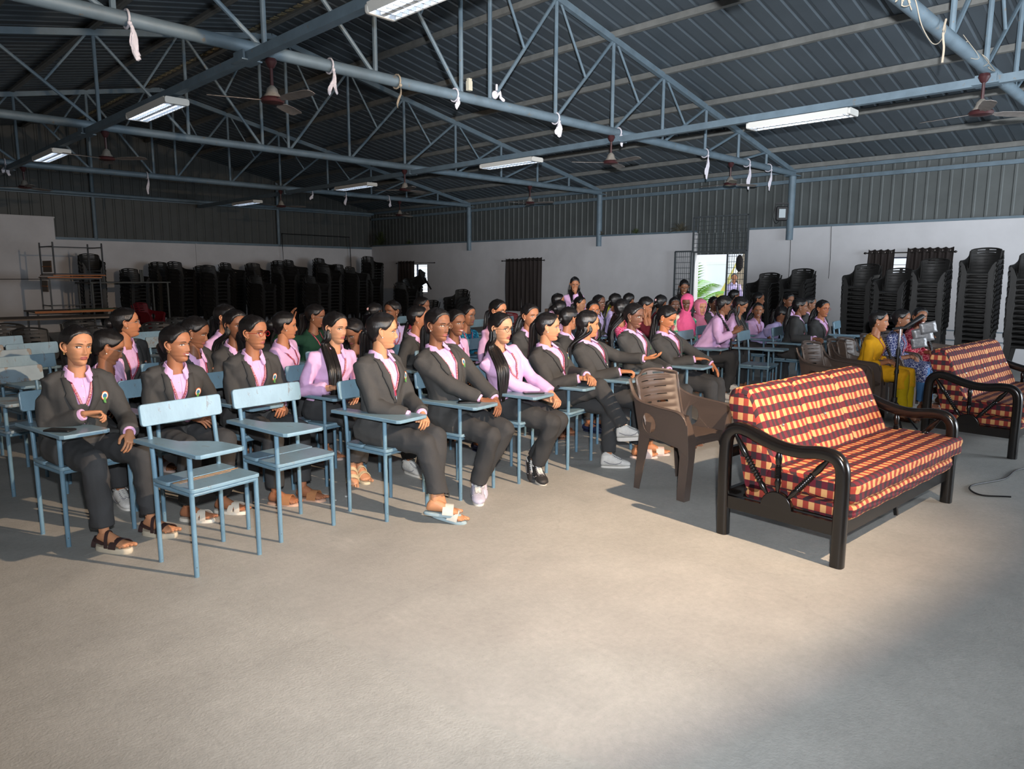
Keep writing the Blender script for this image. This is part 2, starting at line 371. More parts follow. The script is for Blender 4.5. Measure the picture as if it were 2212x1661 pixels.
# end truss against the gable is only its chord
b = MB(); b.tube([(UL, V0-.15, ZC+.02), (U0, V0-.15, ZC+.02)], .05, 10); tag(b.obj('roof_beam', M_STEEL), 'dark steel beam running along the end wall under the roof', 'beam')
for u, lb in ((3.35, 'long square steel beam at left carrying three tube lights under the trusses'), (9.18, 'long square steel beam at centre right carrying four tube lights under the trusses')):
    b = MB(); b.box((u, (VB+V0)/2, ZC-.11), (.085, V0-VB, .085)); o = b.obj('roof_beam', M_STEEL, smooth=False); tag(o, lb, 'beam')
    for v in TV:
        b = MB(); b.box((u, v, ZC-.145), (.2, .24, .012)); b.box((u-.07, v, ZC-.10), (.02, .2, .09)); b.box((u+.07, v, ZC-.10), (.02, .2, .09)); b.obj('bracket', M_STEEL, o, smooth=False)

# tube lights
M_TUBE = mat('lit_tube', (255, 255, 255), .5, emit=(225, 236, 255), estr=14)
M_CREAM = mat('fixture_cap', (214, 176, 122), .5); M_FIX = mat('fixture_body', (205, 205, 200), .4); M_LOUV = mat('fixture_louver', (160, 165, 172), .25, .8)
def tube_light(loc, label, group=None, cap=M_CREAM):
    t = thing('tube_light', label, 'light', loc, 0, group); Lh = .62
    b = MB(); b.box((0, 0, .03), (.24, 2*Lh, .02)); b.box((0, 0, .0), (.045, 2*Lh, .05))
    for s in (-1, 1): b.box((s*.125, 0, .005), (.012, 2*Lh, .07), rot=Matrix.Rotation(s*.25, 3, 'Y'))
    b.obj('housing', M_FIX, t, smooth=False)
    for s in (-1, 1):
        b = MB(); b.plate([rrect(.27, .075, .025)], .035, Matrix.Translation((0, s*(Lh+.015), .003)) @ Matrix.Rotation(R(90), 4, 'X'), .004); b.obj('end_cap', cap, t)
        b = MB(); b.tube([(s*.062, -Lh+.04, .0), (s*.062, Lh-.04, .0)], .013, 10); b.obj('lamp_tube', M_TUBE, t)
    b = MB()
    for k in range(15): b.box((0, -Lh+.06+k*.084, -.014), (.235, .007, .034))
    b.obj('louver', M_LOUV, t, smooth=False); return t
tl = tube_light((3.35, 4.08, 3.47), 'lit twin tube light cut off by the top edge of the frame', cap=M_FIX)
for u, v, lb in ((3.35, 9.3, 'lit twin tube light at left with cream end cap'), (3.35, 14.05, 'small lit twin tube light at far left on the left beam'),
                 (9.18, 4.09, 'lit twin tube light at right, nearest on the right beam'), (9.18, 9.2, 'lit twin tube light at centre right beside a fan'),
                 (9.18, 14.05, 'small lit twin tube light in the middle of the ceiling'), (9.18, 19.35, 'tiny lit tube light farthest back near the end wall')):
    dup(tl, (u, v, 3.47), label=lb)

# ceiling fans
M_FAN = mat('fan_maroon', (62, 34, 36), .35); M_BLADE = mat('fan_blade', (128, 122, 118), .5, .2, var=.3, vscale=12); M_FM = mat('fan_motor', (150, 144, 136), .5, .3, var=.3, vscale=20)
def fan(loc, rz, label, bm=M_BLADE):
    t = thing('ceiling_fan', label, 'fan', loc, rz)
    b = MB(); b.tube([(0, 0, -.02), (0, 0, -.30)], .016, 8); b.obj('down_rod', M_FAN, t)
    b = MB(); b.lathe([(.012, 0), (.05, -.01), (.058, -.04), (.035, -.085), (.02, -.1)], 14); b.obj('canopy', M_FAN, t)
    b = MB(); b.lathe([(.02, -.26), (.05, -.29), (.06, -.33), (.09, -.37), (.09, -.375)], 18); b.obj('motor_cover', M_FM, t)
    b = MB(); b.lathe([(.05, -.37), (.105, -.375), (.12, -.395), (.105, -.42), (.05, -.43), (.01, -.435)], 20); b.obj('motor', M_FAN, t)
    for k in range(3):
        a = R(120*k); d = Vector((math.cos(a), math.sin(a), 0)); n = Vector((-d.y, d.x, 0)); b = MB()
        rg = []
        for q, w in ((.09, .025), (.17, .03), (.2, .055), (.35, .066), (.55, .062), (.60, .045)):
            c = d*q+Vector((0, 0, -.40)); tw = .18
            rg.append([c-n*w+Vector((0, 0, w*tw)), c+Vector((0, 0, .008)), c+n*w-Vector((0, 0, w*tw)), c+n*w-Vector((0, 0, w*tw+.004)), c-Vector((0, 0, -.003)), c-n*w+Vector((0, 0, w*tw-.004))])
        b.loft(rg); b.obj('blade', bm, t, ang=60)
    return t
f0 = fan((3.6, 6.92, 3.64), R(38), 'maroon ceiling fan with grey blades at upper left under the nearest full truss')
for u, v, a, lb in ((9.05, 2.1, 80, 'ceiling fan at upper right beside tangled wires'), (9.05, 6.92, 20, 'ceiling fan beside the tube light at centre right'),
                    (12.7, 6.92, 95, 'ceiling fan among hanging cloth strips near the right wall'), (3.6, 12.07, 70, 'ceiling fan at left behind the second truss'),
                    (9.05, 12.07, 10, 'ceiling fan at centre under the second truss'), (12.7, 12.07, 50, 'ceiling fan hanging near the middle of the right wall'),
                    (3.6, 17.2, 30, 'ceiling fan at far left under the third truss'), (9.05, 17.2, 85, 'small dim ceiling fan under the third truss at centre left'),
                    (12.7, 17.2, 15, 'small dim ceiling fan near the back corner'), (3.6, 2.1, 15, 'ceiling fan above the top edge of the frame')):
    dup(f0, (u, v, 3.64), R(a), lb)

# white cloth strips and ropes tied on the trusses
M_RAG = mat('rag_cloth', (214, 210, 218), .9, bump=.3, bscale=60); M_ROPE = mat('rope', (170, 158, 140), .9)
def rag(u, v, length, w, label, m_=M_RAG, tails=2):
    b = MB(); rnd = random.Random(int(u*97+v*13)); z = ZC
    pts = [(0, .075*math.cos(a), .075*math.sin(a)) for a in [R(x) for x in range(0, 361, 30)]]
    b.tube(pts, .010, 6, up=(1, 0, 0))
    for k in range(tails):
        L_ = length*(1-.25*k*rnd.random()); rg = []; off = rnd.uniform(-.03, .03)
        for q in range(8):
            f = q/7; c = Vector((off*f*2+.012*math.sin(f*6+k), -.07-.01*math.sin(f*5), -.05-f*L_)); ww = w*(.35+.65*min(1, f*2))*(1-.1*f)
            rg.append([c+Vector((math.cos(j*math.pi/4)*ww, math.sin(j*math.pi/4)*ww*.22+.008*math.sin(q+j*2), .012*math.sin(j*2.+q))) for j in range(8)])
        b.loft(rg)
    b.ell((0, -.075, -.05), (.02, .018, .02), seg=8)
    o = b.obj('cloth_strip', m_); o.location = (u, v, z); return tag(o, label, 'cloth')
for u, v, l, w, lb in ((2.3, 6.92, .28, .03, 'torn white cloth strip hanging from the long truss at upper left'), (4.25, 6.92, .25, .02, 'knotted white cloth strip right of the upper left fan'),
                       (5.95, 6.92, .12, .02, 'short white cloth tied where a strut meets the truss at centre'), (7.78, 6.92, .2, .045, 'wide white cloth strip hanging from the truss right of centre'),
                       (9.2, 6.92, .15, .025, 'white cloth tied beside the centre right fan'), (11.75, 6.92, .40, .03, 'long white cloth strip hanging left of the right hand fan'),
                       (13.3, 6.92, .45, .035, 'longest white cloth strip right of the right hand fan'), (14.2, 6.92, .40, .025, 'thin white cloth strip nearest the right wall'),
                       (3.3, 17.2, .2, .03, 'dim white cloth tied near the far left fan'), (5.9, 17.2, .35, .02, 'thin dim cloth strip hanging at left from the third truss'),
                       (9.9, 17.2, .18, .03, 'dim white cloth tied on the third truss at centre'), (10.9, 17.2, .25, .02, 'dim white cloth strip on the third truss left of the corner'), (12.3, 17.2, .2, .03, 'dim white cloth knot on the third truss near the corner')):
    rag(u, v, l, w, lb)
rag(5.1, 6.92, .24, .008, 'frayed brown rope end hanging from the long truss', M_ROPE, 1)
b = MB(); b.ell((0, 0, 0), (.05, .035, .05), seg=10); b.tube([(0, -.03, -.02), (.04, -.05, .03), (.06, -.04, -.03), (.09, -.06, -.06)], .02, 8, rnd=True); b.tube([(0, -.03, .05), (.01, -.02, .12)], .014, 8)
o = b.obj('cloth_knot', M_RAG); o.location = (6.55, 6.84, ZC+.09); tag(o, 'bunched white cloth sitting on the truss at a diagonal strut', 'cloth')
b = MB(); b.box((0, 0, 0), (.06, .05, .11)); b.box((0, 0, .07), (.05, .04, .03)); o = b.obj('junction_box', mat('box_cream', (190, 186, 168), .5), smooth=False); o.location = (6.12, 6.84, ZC+.12); tag(o, 'small cream electrical box clipped to a truss post', 'box')
rnd = random.Random(5)
def wire(pts, r, label, m_=M_ROPE): b = MB(); b.tube(spline(pts, 6), r, 6); return tag(b.obj('wire', m_), label, 'wire')
z = ZC
wire([(6.2, 2.02, z+.07), (6.4, 2.0, z-.03), (6.6, 2.0, z-.17), (6.9, 2.0, z-.24), (7.15, 2.01, z-.17), (7.3, 2.02, z-.02), (7.35, 2.1, z+.08)], .004, 'thin rope looping below the nearest truss at upper right')
wire([(7.22, 2.0, z+.02), (7.17, 2.0, z-.10), (7.19, 1.99, z-.22), (7.18, 1.99, z-.34)], .009, 'knotted rope tail hanging from the nearest truss at upper right')
pp = [(8.0+rnd.random()*1.3, 2.0+rnd.random()*.15, z-.06+rnd.random()*.16) for _ in range(16)]; pp.sort(key=lambda p: p[0]+rnd.random()*.6)
wire(pp, .003, 'tangle of thin wires around the upper right fan mount')
pp = [(6.05+rnd.random()*.25, 1.98+rnd.random()*.05, z-.14+rnd.random()*.16) for _ in range(12)]
wire(pp, .004, 'coil of pale rope at the top right corner of the truss')

# flood light on the column
t = thing('flood_light', 'black square LED flood light on the column above the white wall', 'light', (U0-.22, 7.02, 2.86), R(215))
b = MB(); b.plate([rrect(.24, .30, .04)], .06, Matrix.Rotation(R(90), 4, 'Z') @ Matrix.Rotation(R(90), 4, 'X'), .015); b.obj('body', M_BLK, t)
b = MB(); b.box((.034, .0, 0), (.012, .13, .18)); b.obj('lens', mat('lens_glass', (190, 200, 205), .15), t, smooth=False)
b = MB(); b.rod((-.04, -.13, 0), (-.04, -.13, .22), .012, .03); b.rod((-.04, .13, 0), (-.04, .13, .22), .012, .03); b.rod((-.04, -.13, .21), (-.04, .13, .21), .012, .03); b.tube(spline([(-.05, 0, -.1), (-.08, -.1, -.2), (-.1, -.16, -.05), (-.1, -.12, .2)], 5), .005, 6); b.obj('bracket', M_BLK, t)

# curtains
M_CURT = mat('curtain_black', (40, 32, 30), .8, bump=.2, bscale=120)
M_ROD = mat('curtain_rod', (70, 66, 64), .3, .7)
def curtain(v0, v1, z0, z1, label, folds=6):
    t = thing('curtain', label, 'curtain', (U0-.09, (v0+v1)/2, z1)); w = v1-v0; n = folds*8; rg = []
    for zi in range(15):
        f = zi/14; row = []
        for i in range(n+1):
            s = i/n; x = .035*math.sin(s*folds*2*math.pi)*(1-.25*f)+.012*math.sin(f*4+s*9)
            row.append((x, (s-.5)*w*(1+.04*math.sin(f*3.1)*(s-.5)*2)-.0*f, -f*(z1-z0)+.012*math.sin(s*folds*2*math.pi+1)*(1 if zi == 0 else 0)))
        rg.append(row)
    b = MB(); b.loft(rg, closed=False, cap=False); me = applied(b.mesh('curtain_cloth', M_CURT, ang=180), [('SOLIDIFY', dict(thickness=.006))])
    o = bpy.data.objects.new('curtain_cloth', me); COL.objects.link(o); o.parent = t
    b = MB()
    for i in range(folds):
        b.tube([(-.045, (i+.5)/folds*w-w/2+.028*math.cos(a), -.05+.028*math.sin(a)) for a in [R(x) for x in range(0, 361, 45)]], .005, 5, up=(1, 0, 0))
    b.obj('eyelet', M_ROD, t); return t
def crod(v0, v1, z, label):
    b = MB(); b.tube([(U0-.09, v0, z), (U0-.09, v1, z)], .012, 8)
    for v in (v0, v1): b.ell((U0-.09, v, z), (.022, .03, .022), seg=8); b.tube([(U0, v+(.06 if v == v0 else -.06), z), (U0-.09, v+(.06 if v == v0 else -.06), z)], .008, 6)
    tag(b.obj('curtain_rod', M_ROD), label, 'rod')
crod(3.74, 5.32, 2.0, 'thin curtain rod over the window at right behind the chair stacks'); crod(13.95, 15.65, 1.97, 'short curtain rod over the window in the middle of the right wall'); crod(18.85, 20.95, 1.95, 'curtain rod near the back corner')
curtain(4.78, 5.26, .85, 2.06, 'narrow black curtain left of the bright window gap at right', 4)
curtain(3.77, 4.55, .75, 2.08, 'wide black curtain right of the bright window gap at right', 6)
curtain(14.85, 15.5, .5, 2.03, 'left half of the closed dark brown curtain pair on the middle window', 4)
curtain(14.05, 14.83, .5, 2.05, 'right half of the closed dark brown curtain pair on the middle window', 5)
curtain(19.95, 20.85, .5, 2.02, 'black curtain near the back corner left of a small bright window gap', 5)

# door 1: transom grille above, leaves of steel grille
d1 = struct(bpy.data.objects.new('door_1', None)); COL.objects.link(d1)
def grille(name, v0, v1, z0, z1, x, nv, nh, fr=.035, parent=d1, rot=None):
    b = MB()
    for a, c in (((v0, z0), (v1, z0)), ((v1, z0), (v1, z1)), ((v1, z1), (v0, z1)), ((v0, z1), (v0, z0))): b.rod((x, a[0], a[1]), (x, c[0], c[1]), fr, fr, up=(1, 0, 0))
    for i in range(1, nv): v = v0+(v1-v0)*i/nv; b.tube([(x, v, z0), (x, v, z1)], .006, 6)
    for i in range(1, nh): q = z0+(z1-z0)*i/nh; b.tube([(x-.008, v0, q), (x-.008, v1, q)], .006, 6)
    return b.obj(name, M_GRILL, parent, smooth=False)
grille('transom_grille', DV0-.02, DV1+.02, 2.1, 2.9, U0-.05, 13, 8)
grille('door_leaf', DV0+.02, DV0+.46, .05, 2.12, U0-.04, 8, 16)
grille('door_leaf', DV1+.03, DV1+.47, .05, 2.12, U0-.09, 8, 16)
b = MB()
for v in (DV0, DV1): b.box((U0-.02, v, 1.05), (.04, .04, 2.1))
b.obj('door_frame', M_GRILL, d1, smooth=False)
b = MB(); b.lathe([(.02, -.02), (.09, -.012), (.12, .0), (.09, .012), (.02, .02)], 18, axis=(1, 0, 0)); b.v = [(x, y*.75, z*1.6) for x, y, z in b.v]
for k in range(-3, 4): b.tube([(-.02, -.07, k*.045), (-.03, 0, k*.045), (-.02, .07, k*.045)], .006, 6)
o = b.obj('wall_lamp', mat('lamp_dark', (50, 46, 46), .6)); o.location = (U0-.10, 8.0, 1.83); tag(o, 'dark oval ribbed lamp cage hanging on the right door leaf grille', 'lamp')

# weeds growing on the wall top
M_WEED = mat('dry_leaf', (66, 78, 44), .7, var=.3, vscale=20)
def weed(u, v, z, n, l, label, m_=M_WEED, seed=1, up=1.):
    b = MB(); r_ = random.Random(seed)
    for k in range(n):
        a = r_.uniform(0, 6.28); e = r_.uniform(.2, 1.3)*up; d = Vector((-abs(math.cos(a))*math.cos(e)*.35, math.sin(a)*math.cos(e), math.sin(e))); L_ = l*r_.uniform(.6, 1)
        p = [d*L_*f-Vector((0, 0, (f*f)*L_*.35)) for f in (0, .3, .6, .85, 1)]
        b.tube([q+Vector((0, 0, 0)) for q in p], [.006, .009, .008, .005, .001], 5, flat=.3)
    o = b.obj('weed', m_, ang=180); o.location = (u, v, z); return tag(o, label, 'plant')
weed(U0-.06, 10.87, WT+.04, 40, .24, 'small spiky green weed on top of the right wall')
weed(U0-.02, 9.6, WT+.04, 70, .42, 'dry palm like weed on the wall top left of the doorway', mat('dead_leaf', (84, 80, 66), .8), 3)
weed(U0-.05, 21.9, WT+.04, 160, .85, 'dense dark green creeper growing in the back corner above the wall', M_WEED, 4, 1.2)
weed(U0-.02, 20.3, WT+.04, 50, .32, 'low dark weed on the wall top near the back corner', M_WEED, 6)
weed(U0-.02, 12.0, WT+.04, 30, .25, 'dry brown weed at the foot of a column on the wall', mat('dead_leaf', (84, 80, 66), .8), 8)

# black pipe frame at the gable
b = MB(); b.tube([(11.77, V0-.25, 0), (11.75, V0-.2, 2.88), (14.32, V0-.2, 2.86), (14.36, V0-.25, 0)], .016, 8); tag(b.obj('pipe_frame', M_BLK), 'thin black goalpost shaped pipe frame against the end wall behind the chair stacks', 'frame')

# outdoors beyond the door
M_GND = mat('yard_ground', (205, 200, 188), .9, var=.1); b = MB(); b.add([(U0+.15, -12, -.04), (70, -12, -.04), (70, 60, -.04), (U0+.15, 60, -.04)], [(0, 1, 2, 3)]); o = b.obj('yard_ground', M_GND); tag(o, 'pale sunlit ground of the yard outside the doorway', 'ground', kind='structure')
b = MB(); b.box((34, 20, 2.2), (.4, 30, 4.4)); o = b.obj('yard_wall', mat('yard_white', (225, 228, 240), .8)); tag(o, 'bright pale wall far outside beyond the doorway', 'wall', kind='structure')
b = MB(); b.lathe([(.55, 0), (.55, 1.9), (.58, 1.92), (.58, 2.0), (.5, 2.0)], 24); o = b.obj('water_drum', mat('drum_white', (232, 240, 245), .6)); o.location = (22, 12.1, 0); tag(o, 'white round drum standing outside the doorway', 'drum')
b = MB(); b.tube(spline([(21, 11.1, 0), (22.1, 11.5, 1.2), (23.5, 11.6, 2.4), (25.5, 11.2, 4.2)], 5), [.5]*4+[.45]*4+[.4]*4+[.36]*4, 14); tag(b.obj('tree_trunk', mat('bark', (120, 108, 92), .9, var=.3, vscale=6, bump=.5, bscale=12), ang=180), 'thick leaning grey tree trunk seen through the doorway', 'tree')
b = MB()
for k in range(6): b.tube([(18.6+.1*k, 10.55+.12*k, 0), (18.9+.1*k, 10.0+.05*k, 1.9)], .022, 6)
o = b.obj('bamboo_pole', mat('bamboo', (222, 206, 120), .6)); tag(o, 'bundle of yellow bamboo poles leaning outside the doorway', 'poles', kind='stuff')
def palm(loc, seed, label, n=9, L_=1.9):
    t = thing('palm_plant', label, 'plant', loc); r_ = random.Random(seed); mg = mat('palm_leaf', (96, 150, 40), .5, var=.3, vscale=9)
    for k in range(n):
        a = r_.uniform(0, 6.28); e = r_.uniform(.7, 1.35); d = Vector((math.cos(a)*math.cos(e), math.sin(a)*math.cos(e), math.sin(e))); b = MB()
        P = [d*L_*f+Vector((0, 0, -.75*L_*f*f*math.cos(e))) for f in [i/16 for i in range(17)]]; b.tube(P, .012, 5)
        for i in range(3, 17):
            fwd = (P[i]-P[i-1]).normalized(); s_ = fwd.cross(Vector((0, 0, 1))).normalized()
            for sg in (-1, 1):
                l = .42*math.sin(math.pi*(i-2)/16)+.1; q = P[i]+s_*sg*l*.8+fwd*l*.55-Vector((0, 0, l*.3)); n_ = fwd*.030
                b.add([P[i]-n_, P[i]+n_, q], [(0, 1, 2)])
        b.obj('frond', mg, t, ang=180)
    return t
palm((17.6, 11.05, .1), 3, 'green feathery palm seen through the left of the doorway', 18, 2.3); palm((18.9, 11.7, .3), 9, 'second palm behind the first outside the doorway', 12, 2.4); palm((24.5, 27.5, 0), 5, 'palm outside the small window by the back corner', 10, 2.6)
# ------------------------------------------------------------------ furniture
M_DESK = mat('desk_blue_paint', (120, 150, 167), .3, .0, var=.14, vscale=5, chip=(108, 120, 126), chipscale=10, chipamt=.60, stretch=(1, 2.4, 1), bump=.06, bscale=30)
M_DESKT = mat('desk_blue_tube', (108, 142, 163), .34, .05, var=.16, vscale=9, chip=(78, 72, 70), chipscale=45, chipamt=.66)
M_DESKW = mat('desk_blue_worn', (132, 152, 164), .45, .0, var=.14, vscale=6, chip=(124, 118, 112), chipscale=9, chipamt=.53, bump=.1, bscale=30)
M_PLANK = mat('bare_wood', (168, 126, 82), .7, var=.3, vscale=9, stretch=(1, 8, 1))
def desk_chair(label, loc, rz, group=None, mt=M_DESK):
    t = thing('desk_chair', label, 'chair', loc, rz, group); r = .0125
    for s in (-1, 1):
        b = MB(); b.tube([(-.172, s*.188, 0), (-.172, s*.188, .44), (-.180, s*.188, .60), (-.215, s*.188, .865)], r, 10, rnd=False); b.obj('leg', M_DESKT, t)
        b = MB(); b.tube([(.172, s*.188, 0), (.172, s*.188, .445 if s > 0 else .655)], r*1.05, 10); b.obj('leg', M_DESKT, t)
    b = MB()
    for s in (-1, 1): b.tube([(-.172, s*.188, .437), (.172, s*.188, .437)], r, 8); b.tube([(s*.172, -.188, .437), (s*.172, .188, .437)], r, 8)
    b.obj('seat_frame', M_DESKT, t)
    b = MB()
    b.plate([rrect(.155, .405, .02, 3, -.085, 0)], .02, Matrix.Translation((-.018, 0, .462)), .003)
    b.plate([rrect(.215, .405, .02, 3, .105, 0)], .02, Matrix.Translation((-.014, 0, .461)), .003); b.obj('seat', mt, t, ang=30)
    b = MB()
    Mb = Matrix.Translation((-.196, 0, .812)) @ Matrix.Rotation(R(-7.5), 4, 'Y') @ Matrix.Rotation(R(90), 4, 'Z') @ Matrix.Rotation(R(90), 4, 'X')
    b.plate([rrect(.47, .118, .018)], .02, Mb, .004)
    b.obj('backrest', mt, t, ang=30)
    b = MB(); pts = [(-.26, -.245), (.335, -.25), (.355, -.235), (.36, -.01), (.345, .01), (.17, .0), (.10, -.03), (-.02, -.125), (-.26, -.15)]
    b.plate([pts], .022, Matrix.Translation((0, 0, .672)) @ Matrix.Rotation(0, 4, 'X'), .004); b.box((.17, -.188, .655), (.10, .03, .01)); b.obj('tablet', mt, t, ang=30)
    return t
M_PL = mat('plastic_brown', (84, 72, 66), .42, bump=.05, bscale=300, var=.05)
M_PLD = mat('plastic_dark', (30, 29, 28), .55, var=.08)
def plastic_mesh(m_, nx=25, nz=34):
    """moulded armchair, x forward, all one piece"""
    b = MB()
    # backrest shell with slots and slats
    g = MB(); rows = []
    for i in range(nz):
        f = i/(nz-1); z = .40+f*.45; hw = .205+.025*f
        if f > .93: hw -= .05*((f-.93)/.07)**2
        row = []
        for j in range(nx):
            s = j/(nx-1)*2-1; x = -.205-.125*f+.075*s*s-.012*math.sin(f*3.1)
            k = (f*8.4) % 1
            if .12 < f < .9 and abs(s) < .86: x += .006*math.sin(k*math.pi)
            zz = z-.02*max(0, f-.8)*5*s*s
            row.append((x, s*hw, zz))
        rows.append(row)
    vs = [p for r_ in rows for p in r_]; fs = []
    for i in range(nz-1):
        for j in range(nx-1):
            f = (i+.5)/(nz-1); s = (j+.5)/(nx-1)*2-1; k = int(f*8.4); kk = (f*8.4) % 1
            if k in (3, 4, 5, 6, 7) and kk > .80 and f < .95 and .12 < abs(s) < .60: continue
            fs.append((i*nx+j, i*nx+j+1, (i+1)*nx+j+1, (i+1)*nx+j))
    g.add(vs, fs)
    # seat shell
    n = 13; vs = []; fs = []
    for i in range(n):
        for j in range(n):
            fx = i/(n-1); s = j/(n-1)*2-1; x = -.215+fx*.445; z = .425-.012*math.cos(s*1.5)+.02*(fx > .93)*-1+.01*fx
            vs.append((x, s*(.205+.02*fx), z))
    for i in range(n-1):
        for j in range(n-1): fs.append((i*n+j, (i+1)*n+j, (i+1)*n+j+1, i*n+j+1))
    # front apron
    k0 = len(vs); vs += [(.235, -.225, .41), (.235, .225, .41), (.228, -.225, .36), (.228, -.1, .385), (.228, .1, .385), (.228, .225, .36)]; fs += [(k0, k0+3, k0+4, k0+1), (k0, k0+2, k0+3), (k0+1, k0+4, k0+5)]
    k0 = len(vs); vs += [(-.21, -.2, .42), (-.21, .2, .42), (-.215, -.2, .33), (-.215, .2, .33)]; fs += [(k0, k0+1, k0+3, k0+2)]
    g.add(vs, fs); me = applied(g.mesh('t', m_, ang=180), [('SOLIDIFY', dict(thickness=.007, offset=0))])
    b.add([v.co for v in me.vertices], [tuple(p.vertices) for p in me.polygons]); bpy.data.meshes.remove(me)
    # rim around the back
    rim = [(x, y, z) for x, y, z in [r_[0] for r_ in rows]]+[p for p in rows[-1]][1:-1]+[r_[-1] for r_ in rows][::-1]
    b.tube(rim, .011, 6)
    # arms with side panels, front and rear legs
    for s in (-1, 1):
        top = [(p.x, p.y) for p in spline([(-.30, .80, 0), (-.255, .71, 0), (-.16, .655, 0), (.02, .635, 0), (.17, .625, 0), (.225, .60, 0), (.248, .54, 0)], 4)]
        out = top+[(.252, .3), (.245, 0), (.18, 0), (.175, .30), (.155, .36), (.0, .385), (-.15, .385), (-.22, .42)]
        hole = [(-.115+.075*math.cos(a)*(1 if math.cos(a) > 0 else .6), .50+.075*math.sin(a)) for a in [R(x) for x in range(0, 360, 24)]]
        g = MB(); g.plate([out, hole], .007, None, .002)
        def warp(x, z):
            y = .225+.035*max(0, min(1, (z-.40)/.2))+.03*max(0, min(1, (.40-z)/.4)); return y-.03*max(0, min(1, (-x-.18)/.1))
        b.add([(v[0], s*(warp(v[0], v[1])+v[2]), v[1]) for v in g.v], g.f)
        b.tube([(x, s*(warp(x, z)+.012), z) for x, z in top], .016, 8, flat=.45)
        # front leg face (L section)
        rg = []
        for z, w in ((.60, .02), (.54, .05), (.42, .075), (.30, .07), (.0, .06)):
            x = .250-.004*(1-z/.54) if z < .54 else .242; y = warp(x, z); rg.append([(x, s*(y+.004), z), (x, s*(y-w), z), (x-.007, s*(y-w), z), (x-.007, s*(y+.004), z)])
        b.loft(rg)
        # rear leg: tapered L, splayed
        rg = []; rg2 = []
        for z, w, d in ((.50, .05, .10), (.40, .075, .10), (.2, .06, .075), (0, .045, .05)):
            x = -.205-.010*(1-z/.5); y = .215+.045*(1-z/.5); rg.append([(x, s*y, z), (x, s*(y-w), z), (x+.007, s*(y-w), z), (x+.007, s*y, z)]); rg2.append([(x, s*(y+.002), z), (x+d, s*(y+.002), z), (x+d, s*(y-.005), z), (x, s*(y-.005), z)])
        b.loft(rg); b.loft(rg2)
    return b.mesh('plastic_chair', m_, ang=35)
ME_PC = plastic_mesh(M_PL, 31, 64); ME_PCD = plastic_mesh(M_PLD, 17, 26)
def plastic_chair(loc, rz, label, me=ME_PC, group=None, rot=None):
    o = bpy.data.objects.new('plastic_chair', me); COL.objects.link(o); o.location = loc; o.rotation_euler = rot or (0, 0, rz)
    return tag(o, label, 'chair', group)
plastic_chair((4.534, 2.765, 0), R(-97), 'dark brown plastic armchair standing alone left of the checked sofa')
plastic_chair((7.75, 2.93, 0), R(-92), 'empty brown plastic armchair behind the near sofa, left one of two')
plastic_chair((8.25, 2.86, 0), R(-92), 'empty brown plastic armchair behind the near sofa, right one beside the person in yellow')

# stacks of dark plastic chairs
rs = random.Random(11); ORD = 'second third fourth fifth sixth seventh eighth ninth tenth eleventh twelfth thirteenth fourteenth fifteenth sixteenth'.split()
def stack(u, v, n, pitch, rz, where, lean=0., grp=None):
    grp = 'stacked chairs '+where
    for k in range(n):
        lb = ('topmost dark armchair of the stack ' if k == n-1 else ORD[n-2-k]+' dark armchair from the top, stack ' if k else 'bottom dark armchair of the stack ')+where
        a = rz+rs.uniform(-.02, .02); d = Vector((math.cos(rz), math.sin(rz)))*(.006*k)+Vector((-math.sin(rz), math.cos(rz)))*lean*k
        plastic_chair((u+d.x+rs.uniform(-.004, .004), v+d.y+rs.uniform(-.004, .004), k*pitch), a, lb, ME_PCD, grp if k < n-1 else None)
for u, v, top, rz, w in ((14.75, 7.12, 1.62, 178, 'just right of the doorway'), (14.75, 6.40, 1.68, 180, 'second right of the doorway'),
        (14.7, 5.12, 1.78, 181, 'under the narrow black curtain'), (14.55, 4.50, 1.70, 178, 'under the bright window gap at right'), (14.6, 3.90, 1.90, 183, 'under the wide black curtain at right'),
        (14.6, 3.14, 2.02, 180, 'standing alone right of the curtained window'), (14.6, 2.42, 1.95, 180, 'cut by the right edge of the frame')):
    stack(u, v, max(2, round((top-.85)/.085)+1), .085, R(rz), w)
for u, v, top, rz, w in ((5.85, 21.6, 2.10, -95, 'behind the steel desks at far left'), (6.85, 21.5, 1.66, -80, 'behind the overturned table at left'), (7.6, 21.5, 1.93, -85, 'left of the wall pipe'),
        (7.75, 20.6, 1.85, -70, 'with ribbed side left of the wall pipe'), (8.75, 21.3, 1.84, -85, 'low behind the wall pipe'), (8.35, 19.8, 1.84, -70, 'in front of the wall pipe'),
        (9.45, 21.2, 1.93, -65, 'right of the wall pipe'), (10.3, 21.3, 1.86, -85, 'behind the middle of the heap'), (9.5, 19.4, 1.52, -70, 'low in front at the middle of the heap'),
        (10.6, 20.2, 1.80, -85, 'at the left pipe frame foot'), (11.2, 21.4, 1.98, -85, 'behind the left pipe frame foot'), (11.0, 20.3, 1.95, -65, 'right of the left pipe frame foot'),
        (10.75, 18.6, 1.50, -68, 'low, before the left pipe frame foot'), (12.6, 21.3, 2.05, -75, 'highest inside the pipe frame'), (11.75, 19.6, 1.80, -80, 'pale topped under the pipe frame'), (12.2, 20.4, 1.92, -78, 'under the crossbar of the pipe frame'),
        (13.2, 21.2, 1.90, -85, 'behind the right pipe frame foot'), (12.7, 19.6, 1.78, -72, 'before the right pipe frame foot'), (14.4, 21.2, 2.18, -85, 'tallest in the back corner'),
        (13.5, 20.0, 1.60, -75, 'right of the pipe frame'), (14.9, 19.6, 1.45, -100, 'leaning beside the back corner curtain'), (13.9, 18.6, 1.30, -80, 'low in front of the corner curtain')):
    stack(u, v, max(2, round((top-.85)/.095)+1), .095, R(rz), w, lean=.0)
